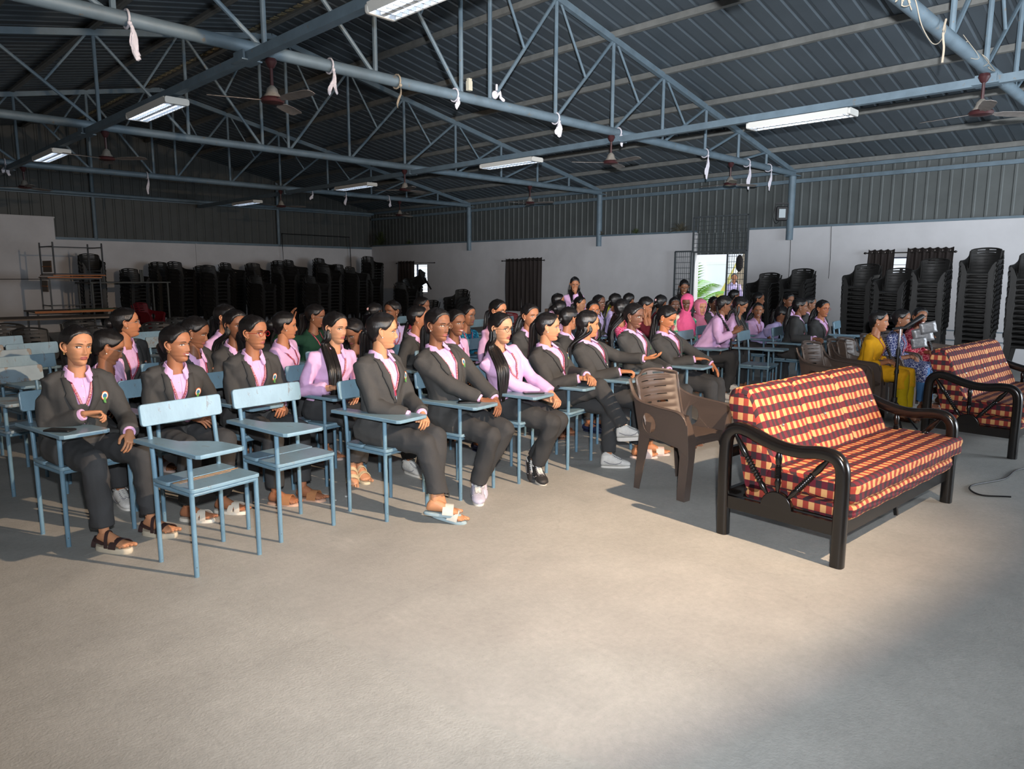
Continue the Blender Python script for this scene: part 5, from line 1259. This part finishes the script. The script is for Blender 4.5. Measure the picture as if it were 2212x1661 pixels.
    if shoes is None: shoes = ['brown', 'tan_slide', 'navy', 'pink_slide', 'white_low', 'white_slide'][pid % 6]
    for s in (1, -1):
        so = bpy.data.objects.new('shoe', None); COL.objects.link(so); so.parent = root; so['label'] = 'shoe'
        del so['label']; shoe(shoes, FM[s], so, mirror=1)
    return root, dict(W=WT_, Ml=Ml, fw=fw, left=left, up=up, hc=hc, C=C, HD=HD)
LT_, MD_, DK_, VD_ = (188, 134, 100), (164, 110, 80), (132, 88, 64), (102, 68, 52)
TEAL = cloth('kurta_teal', (20, 92, 120)); GREEN = cloth('kurta_green', (26, 62, 48)); MAG = cloth('kurta_magenta', (176, 34, 82)); YEL = cloth('kurta_yellow', (214, 156, 24)); NAVY = cloth('kurta_navy', (58, 66, 108)); REDK = cloth('kurta_red', (150, 34, 56)); FLOR = cloth('kurta_floral', (226, 216, 190)); WINE = cloth('kurta_wine', (86, 22, 34)); JEAN = cloth('jeans_blue', (70, 112, 158)); YELT = cloth('kurta_yellow_green', (190, 160, 16))
def patterned(m_, c2, scale, thr=.55, kind='noise', c3=None):
    nt = m_.node_tree; L = nt.links; b_ = nt.nodes['Principled BSDF']; tc = nd(nt, 'ShaderNodeTexCoord'); src = b_.inputs['Base Color'].links[0].from_socket
    def layer(src, c, scale, thr, off):
        mp = nd(nt, 'ShaderNodeMapping'); mp.inputs['Location'].default_value = (off, off, 0); L.new(tc.outputs['Object'], mp.inputs[0])
        if kind == 'voro': t = nd(nt, 'ShaderNodeTexVoronoi', feature='DISTANCE_TO_EDGE', i_Scale=scale); o = t.outputs[0]
        else: t = nd(nt, 'ShaderNodeTexNoise', i_Scale=scale, i_Detail=1.0); o = t.outputs[0]
        L.new(mp.outputs[0], t.inputs['Vector']); g = nd(nt, 'ShaderNodeMath', operation='LESS_THAN' if kind == 'voro' else 'GREATER_THAN'); L.new(o, g.inputs[0]); g.inputs[1].default_value = thr
        x = nd(nt, 'ShaderNodeMix', data_type='RGBA'); L.new(g.outputs[0], x.inputs[0]); L.new(src, x.inputs[6]); x.inputs[7].default_value = (*lin(c), 1); return x.outputs[2]
    o = layer(src, c2, scale, thr, 0)
    if c3: o = layer(o, c3, scale*1.1, thr+.02, 7)
    L.new(o, b_.inputs['Base Color'])
patterned(TEAL, (60, 150, 180), 40, .56); patterned(MAG, (226, 150, 180), 50, .05, 'voro'); patterned(NAVY, (200, 200, 214), 34, .035, 'voro'); patterned(REDK, (206, 130, 130), 22, .05, 'voro'); patterned(FLOR, (84, 176, 140), 14, .56, 'noise', (214, 110, 120))
patterned(M_LAN2, (226, 190, 200), 260, .60)
dc0 = None
def seat(c, label, hd=-81, mt=None):
    global dc0
    if dc0 is None: dc0 = desk_chair(label, (c[0], c[1], 0), R(hd)); return dc0
    return dup(dc0, (c[0], c[1], 0), R(hd), label)
# pid, head centre, seat, where (chair label tail), person label, options
V3 = Vector
def PP(pid, pos, st, clab, lab, hh, chair=True, **k):
    if chair: seat(st, 'blue writing chair '+clab, k.get('chd', -81))
    k.pop('chd', None); k.setdefault('lh', -81)
    return person(pid, pos, st, lab, hh, **k)
fist = dict(curl=.85, n=(0, 0, 1), thumb=.9)
lapL = dict(d=(.75, -.55, -.30), n=(.2, .35, .9), curl=.55); lapR = dict(d=(.70, .62, -.25), n=(.3, -.45, .85), curl=.5)
PP(1, (1.18, 4.75, 1.134), (1.17, 4.80), 'under the frowning person at the far left', 'seated person in charcoal blazer and pink shirt frowning at the camera, far left front', -76, th=-90, pitch=2, roll=-3, skin=LT_, hair='pony', lod=0, wr=(.15, -.04, .748), wl=(.30, .14, .63),
   hr=dict(d=(.45, .88, .02), n=(-.3, .1, .9), curl=.75, thumb=.8), hl=dict(d=(.75, -.35, -.55), n=(.5, .35, .75), curl=.5), ankles=[(.37, .19, .105), (.40, -.09, .105)], feet=[(22, 0), (22, 0)], shoes='wedge', eyeyaw=-1, bindi=True, lan_l=.36, ear=M_GOLD)
PP(2, (1.50, 5.30, 1.064), (1.50, 5.62), 'behind the frowning person', 'person in pink shirt and glasses bending forward just right of the frowning one', -18, th=-60, pitch=20, skin=MD_, top='shirt', hair='pony', lod=1, glasses='steel', shoes='white_sneaker')
PP(3, (1.87, 6.10, 1.173), (1.85, 6.35), 'under the person with silver glasses looking up right', 'person in open blazer with silver glasses and ID card looking up, at left', -20, th=-72, pitch=-6, skin=(186, 126, 92), hair='bun', lod=1, glasses='steel', card=True, lan_l=.42, bigb=1.08, w=1.06)
PP(4, (1.74, 4.75, 1.108), (1.72, 4.86), 'under the smiling person with curly hair', 'smiling person with curly tied hair in blazer behind the empty front chair', -60, th=-92, skin=MD_, hair='pony', lod=0, smile=.9, wr=(.27, -.04, .665), wl=(.20, .16, .66), hr=dict(d=(.75, .55, -.25), n=(.2, -.25, .95), curl=.22, spread=.16), hl=lapL, ankles=[(.31, .13, .095), (.28, -.09, .095)], feet=[(28, 0), (28, 0)], shoes='white_slide', lan_l=.38, ear=M_GOLD)
PP(5, (2.16, 5.50, 1.116), (2.14, 5.72), 'behind the smiling curly haired person', 'person in dark blazer looking down to the right behind the smiling one', -42, th=-66, pitch=14, skin=DK_, hair='bun', lod=1)
PP(6, (2.79, 6.40, 1.167), (2.77, 6.55), 'of the upright person in pink at upper left', 'person in pink shirt sitting tall with pulled back hair, upper left', -52, th=-74, skin=(190, 134, 100), top='shirt', hair='pony', lod=1, ear=M_GOLD)
PP(7, (2.47, 5.50, 1.157), (2.56, 5.70), 'behind the person with red glasses', 'person in dark blazer half hidden behind the red glasses wearer', -80, th=-80, skin=DK_, hair='long', lod=1)
PP(8, (2.26, 4.75, 1.153), (2.27, 4.86), 'under the person with red and black glasses', 'person with red and black glasses in blazer behind the second empty chair', -66, th=-90, skin=MD_, hair='pony', lod=0, glasses='red', wr=(.25, -.045, .665), wl=(.26, .055, .665), hr=lapR, hl=lapL, ankles=[(.42, .08, .09), (.36, -.10, .09)], feet=[(20, 0), (26, 0)], shoes='tan_slide', lan_l=.38, ear=M_GOLD)
PP(9, (2.94, 5.60, 1.126), (3.00, 5.76), 'of the person in pink seen in profile left of the raised hand', 'person in pink shirt in profile with braided bun, left of the raised hand', -24, th=-62, skin=(186, 128, 94), top='shirt', hair='bun', lod=1)
PP(10, (3.80, 6.60, 1.133), (3.80, 6.75), 'of the person raising a hand', 'person in dark green top and glasses raising one hand, back rows left', -46, th=-66, pitch=10, skin=DK_, top='kurta', tcol=GREEN, kurta=True, hair='low', lod=1, glasses='steel', wr=(-.02, -.20, 1.08), hr=dict(d=(.1, -.05, 1), n=(-.8, -.5, 0), curl=.35, spread=.1))
PP(11, (2.87, 4.70, 1.158), (2.86, 4.82), 'under the person in pink with long loose hair', 'person in pink shirt with long hair over the shoulder, left of centre', -76, th=-90, pitch=3, skin=(196, 144, 112), top='shirt', hair='long_r', lod=0, wr=(.22, -.16, .738), wl=(.18, .10, .67), hr=dict(d=(.8, .4, 0), n=(0, 0, 1), curl=.2), ankles=[(.26, -.02, .14), (.24, .07, .12)], feet=[(-40, 30), (-20, 10)], shoes='cream', lan_l=.36)
PP(12, (3.40, 5.30, 1.06), (3.50, 5.66), 'behind the long haired person in pink', 'person with head bowed to the left between two front row heads', -160, th=-100, pitch=26, skin=DK_, hair='side', lod=1, ear=M_GOLD)
PP(13, (2.73, 3.90, 1.187), (2.72, 3.87), 'under the front row person with crossed slippers', 'front row person in blazer in profile, ankles crossed in pale blue slippers', -39, th=-80, pitch=2, skin=(192, 138, 102), hair='low', lod=0, smile=.5, wr=(.235, -.035, .665), wl=(.265, .055, .668), hr=lapR, hl=lapL, ankles=[(.44, -.03, .15), (.46, .02, .115)], feet=[(38, 6), (22, 10)], shoes='blue_slide', lan_l=.40)
PP(14, (4.74, 6.60, 1.149), (4.80, 6.75), 'behind the front row profile', 'person facing left with pearl earring above the front row profile', -172, th=-100, skin=DK_, top='shirt', hair='low', lod=1, tcol=M_LIL)
PP(15, (5.00, 7.30, 1.10), (5.05, 7.45), 'of the person with a pink hair clip', 'dark haired person seen from behind with a pink hair clip', 10, th=-70, skin=DK_, hair='low', lod=2)
PP(16, (3.33, 4.80, 1.085), (3.37, 4.88), 'behind the front row profile person, close', 'person in pink shirt whose head is hidden behind the front row profile', -60, th=-80, skin=MD_, top='shirt', hair='bun', lod=1, short=True)
PP(17, (3.23, 3.95, 1.20), (3.34, 3.87), 'under the person with round glasses and name card', 'front row person with thin round glasses, name card and grey sneakers', -84, th=-90, pitch=1, skin=DK_, hair='low', lod=0, glasses='gold', card=True, wr=(.27, -.02, .675), wl=(.29, .07, .68), hr=dict(d=(.75, .5, -.2), n=(.2, -.4, .9), curl=.3), hl=dict(d=(.6, -.5, -.5), n=(.4, .3, .8), curl=.3), ankles=[(.20, .0, .13), (.24, -.09, .09)], feet=[(-48, 24), (-46, 0)], shoes='sneaker', bigb=1.06, lan_l=.46)
PP(18, (4.18, 5.40, 1.147), (4.18, 5.60), 'behind the round glasses wearer', 'person in blazer in profile with dark plaited hair behind the round glasses wearer', -42, th=-60, skin=MD_, hair='braid', lod=1)
PP(19, (5.56, 7.10, 1.165), (5.60, 7.25), 'far behind the round glasses wearer', 'person at the very back left of centre, forehead just visible', -55, th=-75, skin=DK_, top='kurta', tcol=MAG, hair='braid', lod=2)
PP(20, (4.21, 4.90, 1.126), (4.25, 5.05), 'under the broadly smiling person in pink', 'broadly smiling person in pink shirt right of the round glasses wearer', -88, th=-84, skin=DK_, top='shirt', hair='low', lod=1, smile=1, shoes='navy')
PP(21, (5.33, 6.00, 1.105), (5.33, 6.18), 'under the person in teal', 'person in bright teal patterned top looking right, centre', -78, th=-92, skin=MD_, top='kurta', tcol=TEAL, kurta=True, hair='bun', lod=1)
PP(22, (5.27, 5.45, 1.178), (5.30, 5.62), 'behind the long haired glasses wearer at centre', 'tall person in pink with glasses peering over the long haired one at centre', -82, th=-84, skin=(186, 130, 96), top='shirt', hair='low', lod=1, glasses='black')
PP(23, (3.78, 3.88, 1.153), (3.92, 3.87), 'under the pink shirted front row person with black glasses', 'front row person in pink shirt with black glasses and very long hair', -84, th=-92, skin=(196, 140, 104), top='shirt', hair='long_r', lod=0, glasses='black', wr=(.26, .0, .64), wl=(.29, .09, .65), hr=lapR, hl=lapL, ankles=[(.16, .0, .13), (.22, -.02, .10)], feet=[(-46, 26), (-36, 6)], shoes='black_sneaker', lan_l=.48)
PP(24, (5.12, 4.85, 1.156), (5.14, 4.98), 'between the pink front row shirt and the ponytail', 'person in blazer peeking between the pink shirt and the ponytail at centre', -96, th=-84, skin=MD_, hair='low', lod=1)
PP(25, (4.39, 3.95, 1.13), (4.48, 3.87), 'under the person with white sneakers', 'front row person with high ponytail, legs crossed in white sneakers', -54, th=-82, skin=(190, 134, 98), hair='high', lod=0, smile=.4, wr=(.25, -.15, .745), wl=(.27, -.07, .76), hr=dict(d=(.9, .3, -.05), n=(0, -.3, 1), curl=.5), hl=dict(d=(.75, -.65, -.1), n=(.1, .3, 1), curl=.5), ankles=[(.40, .08, .09), (.50, .14, .33)], feet=[(36, 0), (36, -4)], shoes='white_sneaker', lan_l=.42)
PP(26, (5.59, 4.75, 1.114), (5.60, 4.88), 'under the person seen from behind with clipped up hair', 'person in blazer with thick clipped hair turned away, centre', -14, th=-50, skin=MD_, hair='low', lod=1)
PP(27, (4.97, 4.00, 1.124), (5.05, 3.87), 'under the person holding out an open palm', 'front row person with loose straight hair holding out an open palm', -40, th=-76, skin=(184, 124, 86), hair='long', lod=0, wr=(.22, -.13, .742), wl=(.28, .20, .83), hr=dict(d=(.85, .45, 0), n=(0, -.1, 1), curl=.7), hl=dict(d=(.75, .25, .12), n=(.05, .0, -1), curl=.28, spread=.12), ankles=[(.40, .10, .09), (.36, -.06, .09)], feet=[(30, 0), (34, 0)], shoes='pink_slide', lan_l=.36)
PP(28, (6.91, 5.50, 1.128), (6.90, 5.66), 'of the spectacled person facing the camera at centre right', 'person in blazer with glasses facing the camera above the loose haired one', -122, th=-88, skin=(176, 112, 76), hair='low', lod=1, glasses='steel', bindi=True)
PP(29, (8.73, 7.20, 1.108), (8.72, 7.35), 'in the back rows under the standing person in pink', 'person in pink in the back row right below the standing one', -80, th=-80, skin=LT_, top='shirt', hair='low', lod=2)
PP(30, (8.33, 7.30, 1.158), (8.18, 7.4), 'in the back rows left of the standing person', 'long haired person in profile in the back row left of the standing one', -48, th=-70, skin=MD_, top='shirt', hair='side', lod=2)
PP(31, (7.22, 6.30, 1.107), (7.22, 6.45), 'left of the clipped up hair, farther back', 'person seen from behind between the ponytail and the clipped hair', 5, th=-40, skin=DK_, top='shirt', hair='bun', lod=2)
PP(32, (9.30, 7.80, 1.404), (9.30, 7.85), '', 'standing person in pink shirt covering the mouth with a hand', -132, chair=False, th=-112, lh=-110, stand=True, pitch=14, skin=MD_, top='shirt', hair='side', lod=1, wr=(.13, -.02, 1.27), hr=dict(d=(-.1, .25, 1), n=(1, 0, .1), curl=.4))
PP(33, (8.31, 6.50, 1.153), (8.32, 6.65), 'of the short haired person in lilac shirt', 'short haired person in dark jacket over lilac shirt, back rows', -82, th=-82, skin=VD_, tcol=M_LIL, hair='short', short=True, lod=1, lan=False)
PP(34, (8.83, 6.60, 1.165), (8.95, 6.75), 'of the person in lilac seen from behind', 'person in lilac shirt with black hair turned away, back rows', -18, th=-50, skin=DK_, top='shirt', tcol=M_LIL, hair='low', lod=2)
PP(35, (9.73, 7.00, 1.148), (9.73, 7.15), 'in the back rows, dark head only', 'dark head in the back row, third right of the standing person', -10, th=-60, skin=DK_, top='shirt', hair='low', lod=2)
PP(36, (6.96, 5.10, 1.152), (7.45, 5.2), 'of the person in magenta', 'person in magenta patterned top with long curly hair seen from behind', -8, th=-55, skin=MD_, top='kurta', tcol=MAG, kurta=True, hair='long', lod=1, lan=False)
PP(37, (5.65, 4.00, 1.171), (5.64, 3.88), 'under the person with gold earrings and a long braid', 'front row person with gold earrings and a braid over the shoulder', -86, th=-90, pitch=5, skin=VD_, hair='braid_l', lod=0, wr=(.2, .0, .68), wl=(.24, .06, .68), hr=lapR, hl=lapL, ear=M_GOLD, shoes='brown', lan_l=.42)
PP(38, (8.17, 5.60, 1.146), (8.1, 5.76), 'of the person holding hands to the chin', 'person with a white printed scarf looking down, hands at the chin', -66, th=-80, pitch=20, skin=MD_, top='kurta', tcol=WINE, hair='low', lod=1, lan=False, wr=(.20, -.03, .98), wl=(.22, .05, .98), hr=dict(d=(.2, .3, .9), n=(.9, 0, -.2), curl=.6), hl=dict(d=(.2, -.3, .9), n=(.9, 0, -.2), curl=.6))
PP(39, (8.83, 5.80, 1.16), (8.75, 5.95), 'in front of the hijabs, back of a head', 'person with hair tied by a pink band seen from behind, left of the headscarves', -5, th=-60, skin=DK_, top='kurta', tcol=WINE, hair='low', lod=2, lan=False)
PP(40, (6.20, 4.00, 1.132), (6.28, 3.90), 'under the last front row person looking down', 'last front row person in blazer looking down, hand on the knee', -84, th=-88, pitch=22, skin=(176, 120, 84), hair='low', lod=0, smile=.4, closed=True, wr=(.20, -.06, .742), wl=(.36, .14, .64), hr=dict(d=(.6, .8, 0), n=(0, 0, 1), curl=.15), hl=dict(d=(.62, -.25, -.6), n=(.6, .2, .6), curl=.18, spread=.05), shoes='brown', lan_l=.36)
PP(41, (9.26, 5.85, 1.115), (9.25, 6.0), 'left of the bright pink headscarf', 'dark faced person with glasses just left of the bright pink headscarf', -132, th=-95, skin=VD_, tcol=WINE, top='kurta', hair='low', lod=1, glasses='steel', lan=False)
PP(42, (10.56, 6.50, 1.364), (10.62, 6.62), '', 'laughing person in dark blazer standing bent forward by the door leaf', -140, chair=False, th=-125, lh=-122, stand=True, lean=.16, pitch=22, skin=DK_, hair='side', lod=1, smile=1, lan=False, ear=None)
PP(43, (8.54, 5.20, 1.185), (8.54, 5.36), 'of the person in the bright pink headscarf', 'person in bright pink headscarf and green floral dress looking down', -162, th=-110, pitch=12, skin=VD_, top='kurta', tcol=FLOR, kurta=True, hair='hijab', scarf=(222, 92, 138), lod=1, lan=False)
PP(44, (9.06, 5.30, 1.105), (9.12, 5.46), 'of the person in the pale pink headscarf', 'person in pale pink headscarf looking right', -116, th=-95, skin=(190, 136, 104), top='kurta', tcol=WINE, hair='hijab', scarf=(206, 120, 144), lod=1, lan=False)
PP(45, (10.50, 5.90, 1.10), (10.5, 6.05), 'right of the pale pink headscarf', 'person in dark clothes right of the pale pink headscarf', -112, th=-95, skin=VD_, hair='low', lod=1, lan=False)
PP(46, (8.25, 4.50, 1.184), (8.0, 4.66), 'under the person in pink with a long black braid', 'person in pink shirt with long black braid over the shoulder turned away', -44, th=-62, pitch=12, skin=DK_, top='shirt', hair='braid_r', lod=1, ear=M_GOLD, wr=(.36, .12, .86), hr=dict(d=(.7, .4, .5), n=(.2, -.9, .2), curl=.3), shoes='white_low', ankles=[(.30, .10, .09), (.34, .16, .20)], feet=[(30, 0), (30, -10)])
PP(47, (8.86, 4.60, 1.158), (8.95, 4.98), 'under the person in pink bending over a ponytail', 'person in pink shirt looking down with ponytail pulled forward', -70, th=-70, pitch=24, skin=MD_, top='shirt', hair='side', lod=1, bigb=1.08, card=True)
PP(48, (11.91, 6.30, 1.19), (11.9, 6.45), 'far back before the doorway', 'dark head just in front of the doorway grille', -40, th=-70, skin=DK_, hair='low', lod=2, lan=False)
PP(49, (10.28, 5.05, 1.035), (10.3, 5.2), 'under the person smiling at the camera', 'person in pink shirt smiling at the camera, right block', -146, th=-100, pitch=0, skin=MD_, top='shirt', hair='low', lod=1, smile=1, seat_z=.44)
PP(50, (11.41, 5.60, 1.162), (11.4, 5.75), 'behind the one smiling at the camera', 'person in pink with braid behind the one smiling at the camera', -70, th=-75, skin=MD_, top='shirt', hair='braid', lod=2)
PP(51, (11.35, 5.07, 1.163), (11.9, 5.25), 'of the person resting the chin on a hand', 'person in pink shirt resting the chin on a folded hand', -112, th=-100, pitch=8, skin=DK_, top='shirt', hair='low', lod=1, wr=(.24, -.10, 1.00), hr=dict(d=(.2, .7, .5), n=(.4, 0, .8), curl=.8))
PP(52, (9.57, 4.10, 1.142), (9.45, 4.14), 'under the person in blazer in profile, right block', 'person in dark blazer in right profile with tied hair, right block', -66, th=-70, skin=DK_, hair='pony', lod=1, wr=(.28, -.12, .745), wl=(.30, -.04, .745), hr=dict(d=(.9, .2, -.1), n=(0, 0, 1), curl=.5), hl=dict(d=(.8, -.5, 0), n=(0, 0, 1), curl=.4))
PP(53, (11.07, 4.60, 1.125), (11.0, 4.72), 'behind the blazer in right profile', 'person in blazer nearly hidden behind the one in right profile', -66, th=-70, skin=DK_, hair='low', lod=1)
PP(54, (10.06, 4.00, 1.105), (10.15, 4.10), 'under the person with dark red glasses at right', 'person in blazer with dark red glasses, rightmost of the right block', -112, th=-95, skin=(176, 120, 88), hair='low', lod=1, glasses='red', bindi=True)
PP(55, (10.0, 4.55, 1.00), (9.75, 4.80), 'under the person slumped forward in lilac', 'person in lilac shirt slumped forward behind the one in right profile', -66, th=-60, pitch=30, skin=DK_, top='shirt', tcol=M_LIL, hair='low', lod=2, lan=False)
for k, (pid, u, v, z, su, lb, cl) in enumerate(((56, 8.49, 2.75, 1.06, 8.52, 'person in mustard yellow top seated behind the near sofa', 'dark brown plastic armchair under the person in mustard yellow'),
        (57, 9.25, 2.75, 1.048, 9.25, 'grinning person in navy printed top seated beside the one in yellow', 'dark brown plastic armchair under the grinning person in navy'), (58, 9.93, 2.75, 1.049, 9.95, 'person in red printed top behind a silvery sheet, rightmost', 'dark brown plastic armchair under the person in red print'))):
    plastic_chair((su, 2.86, 0), R(-92), cl)
    kw = [dict(hh=-80, th=-84, tcol=YEL, leg_m=YELT, hair='braid_l', smile=0), dict(hh=-88, th=-92, tcol=NAVY, leg_m=JEAN, hair='bun', smile=1), dict(hh=-138, th=-100, tcol=REDK, leg_m=REDK, hair='braid_l', smile=1, wr=(.32, -.48, .86), hr=dict(d=(.4, -.9, .1), n=(0, 0, 1), curl=.7))][k]
    person(pid, (u, v, z), (su, 2.84), lb, lh=-90, skin=[MD_, DK_, DK_][k], top='kurta', kurta=True, lod=1, seat_z=.42, lan_l=.44, shoes='brown', **kw)
plastic_chair((10.75, 2.75, 0), R(-92), 'empty dark plastic armchair right of the person in red print')
# silvery sheets held up
t = thing('silver_sheet', 'crumpled silvery folded sheet held up in front of the person in red print', 'sheet', (9.18, 2.50, .885), R(118)); MSV = mat('silver_foil', (120, 120, 122), .4, .4, var=.2, vscale=14, bump=.5, bscale=12)
for cx_, cz_, w_, h_, ro, yo in ((.045, .085, .17, .13, -14, .015), (0, 0, .21, .17, -16, 0), (-.035, -.09, .16, .12, -12, .015)):
    b = MB(); rg = []
    for q in range(6):
        z_ = (q/5-.5)*h_; rg.append([V3((x_*w_, .006*math.sin(x_*9+q*2.)+yo, z_)) for x_ in (-.5, -.25, 0, .25, .5)])
    b.loft(rg, closed=False, cap=False); mrot = Matrix.Translation((-cx_, 0, cz_)) @ Matrix.Rotation(R(-ro), 4, 'Y')
    b.v = [tuple(mrot @ V3(p)) for p in b.v]; me = applied(b.mesh('fold', MSV), [('SOLIDIFY', dict(thickness=.003))]); o = bpy.data.objects.new('fold', me); COL.objects.link(o); o.parent = t
# people outside
person(59, (18.0, 9.56, 1.50), (18.02, 9.58), 'person in pink scarf standing outside behind the door grille', -150, lh=-150, stand=True, skin=MD_, top='kurta', tcol=M_LIL, kurta=False, hair='braid_l', lod=2, lan=False)
for pid, u, v, lb in ((60, 20.4, 11.35, 'person in white crouching outside in the sun, nearer the palm'), (61, 21.3, 11.2, 'person in white sitting outside in the sun with dark trousers')):
    person(pid, (u, v, .95), (u+.05, v), lb, -170, lh=-60, skin=MD_, top='kurta', tcol=mat('cotton_white', (226, 222, 224), .9), hair='bun', lod=2, lan=False, seat_z=.25, leg_m=JEAN)
# phones and small things on the tablets
def phone(st, x, y, rz, label, hd=-81, z=.6835):
    t = thing('phone', label, 'phone', (0, 0, 0)); a = R(hd); t.location = (st[0]+math.cos(a)*x-math.sin(a)*y, st[1]+math.sin(a)*x+math.cos(a)*y, z); t.rotation_euler = (0, 0, a+R(rz))
    b = MB(); b.plate([rrect(.155, .075, .01)], .009, Matrix.Translation((0, 0, .005)), .003); b.obj('case', M_BLK, t); b = MB(); b.plate([rrect(.148, .068, .008)], .001, Matrix.Translation((0, 0, .0103))); b.obj('screen', mat('phone_glass', (12, 12, 14), .06), t); return t
phone((1.17, 4.80), .20, -.19, 30, 'black phone on the tablet of the frowning person'); phone((3.34, 3.87), .20, -.12, 40, 'black phone on the worn tablet beside the name card wearer'); phone((3.92, 3.87), .24, -.10, 45, 'dark phone on the tablet before the pink shirted front row person'); phone((4.48, 3.87), .16, -.20, 50, 'dark phone under the clasped hands of the ponytailed person'); phone((2.86, 4.82), .24, -.16, 45, 'thin dark phone on the tablet of the long haired person in pink')
b = MB(); r_ = random.Random(3)
for k in range(26): a = r_.uniform(0, 6.28); q = r_.uniform(0, .05); b.ell((q*math.cos(a), 1.5*q*math.sin(a), .008+.006*r_.random()), (.008, .008, .007), seg=6)
o = b.obj('bead_chain', mat('bead_black', (20, 20, 22), .2)); o.location = (5.13, 3.60, .683); tag(o, 'small heap of black beads on the tablet of the open palmed person', 'beads')

# lettering along the lanyards of the nearest people
def lan_text(root, P, s, fw, wd, txt, size=.0125):
    cu = bpy.data.curves.new('t', 'FONT'); cu.body = txt; cu.size = size; cu.align_y = 'CENTER'; cu.resolution_u = 1; o = bpy.data.objects.new('t', cu); me = o.to_mesh(); 
    L = [0]
    for i in range(1, len(P)): L.append(L[-1]+(P[i]-P[i-1]).length)
    vs = []; 
    for v in me.vertices:
        d = v.co.x+.008
        d = .03+v.co.x if s < 0 else L[-1]-.005-v.co.x
        i = 0
        while i < len(L)-2 and L[i+1] < d: i += 1
        t = (d-L[i])/max(1e-6, L[i+1]-L[i]); t = max(-.5, min(1.5, t)); p = P[i].lerp(P[i+1], t) if 0 <= t <= 1 else P[i]+(P[i+1]-P[i])*t
        dd = (P[i+1]-P[i]).normalized(); x = dd.cross(fw).normalized(); vs.append(p+x*v.co.y*s+fw*.0032)
    fs = [tuple(f.vertices) for f in me.polygons]; keep = []
    for f in fs:
        if max((vs[a]-vs[f[0]]).length for a in f) < .05: keep.append(f)
    b = MB(); b.add(vs, keep); o.to_mesh_clear(); bpy.data.objects.remove(o); bpy.data.curves.remove(cu)
    ln = [c for c in root.children if c.name.startswith('lanyard')][0]; b.obj('lettering', M_LTX, ln, smooth=False)
for root, P, s, fw, wd in ALLW: lan_text(root, P, s, fw, wd, 'INSTITUTE OF ENGINEERING & TECH')
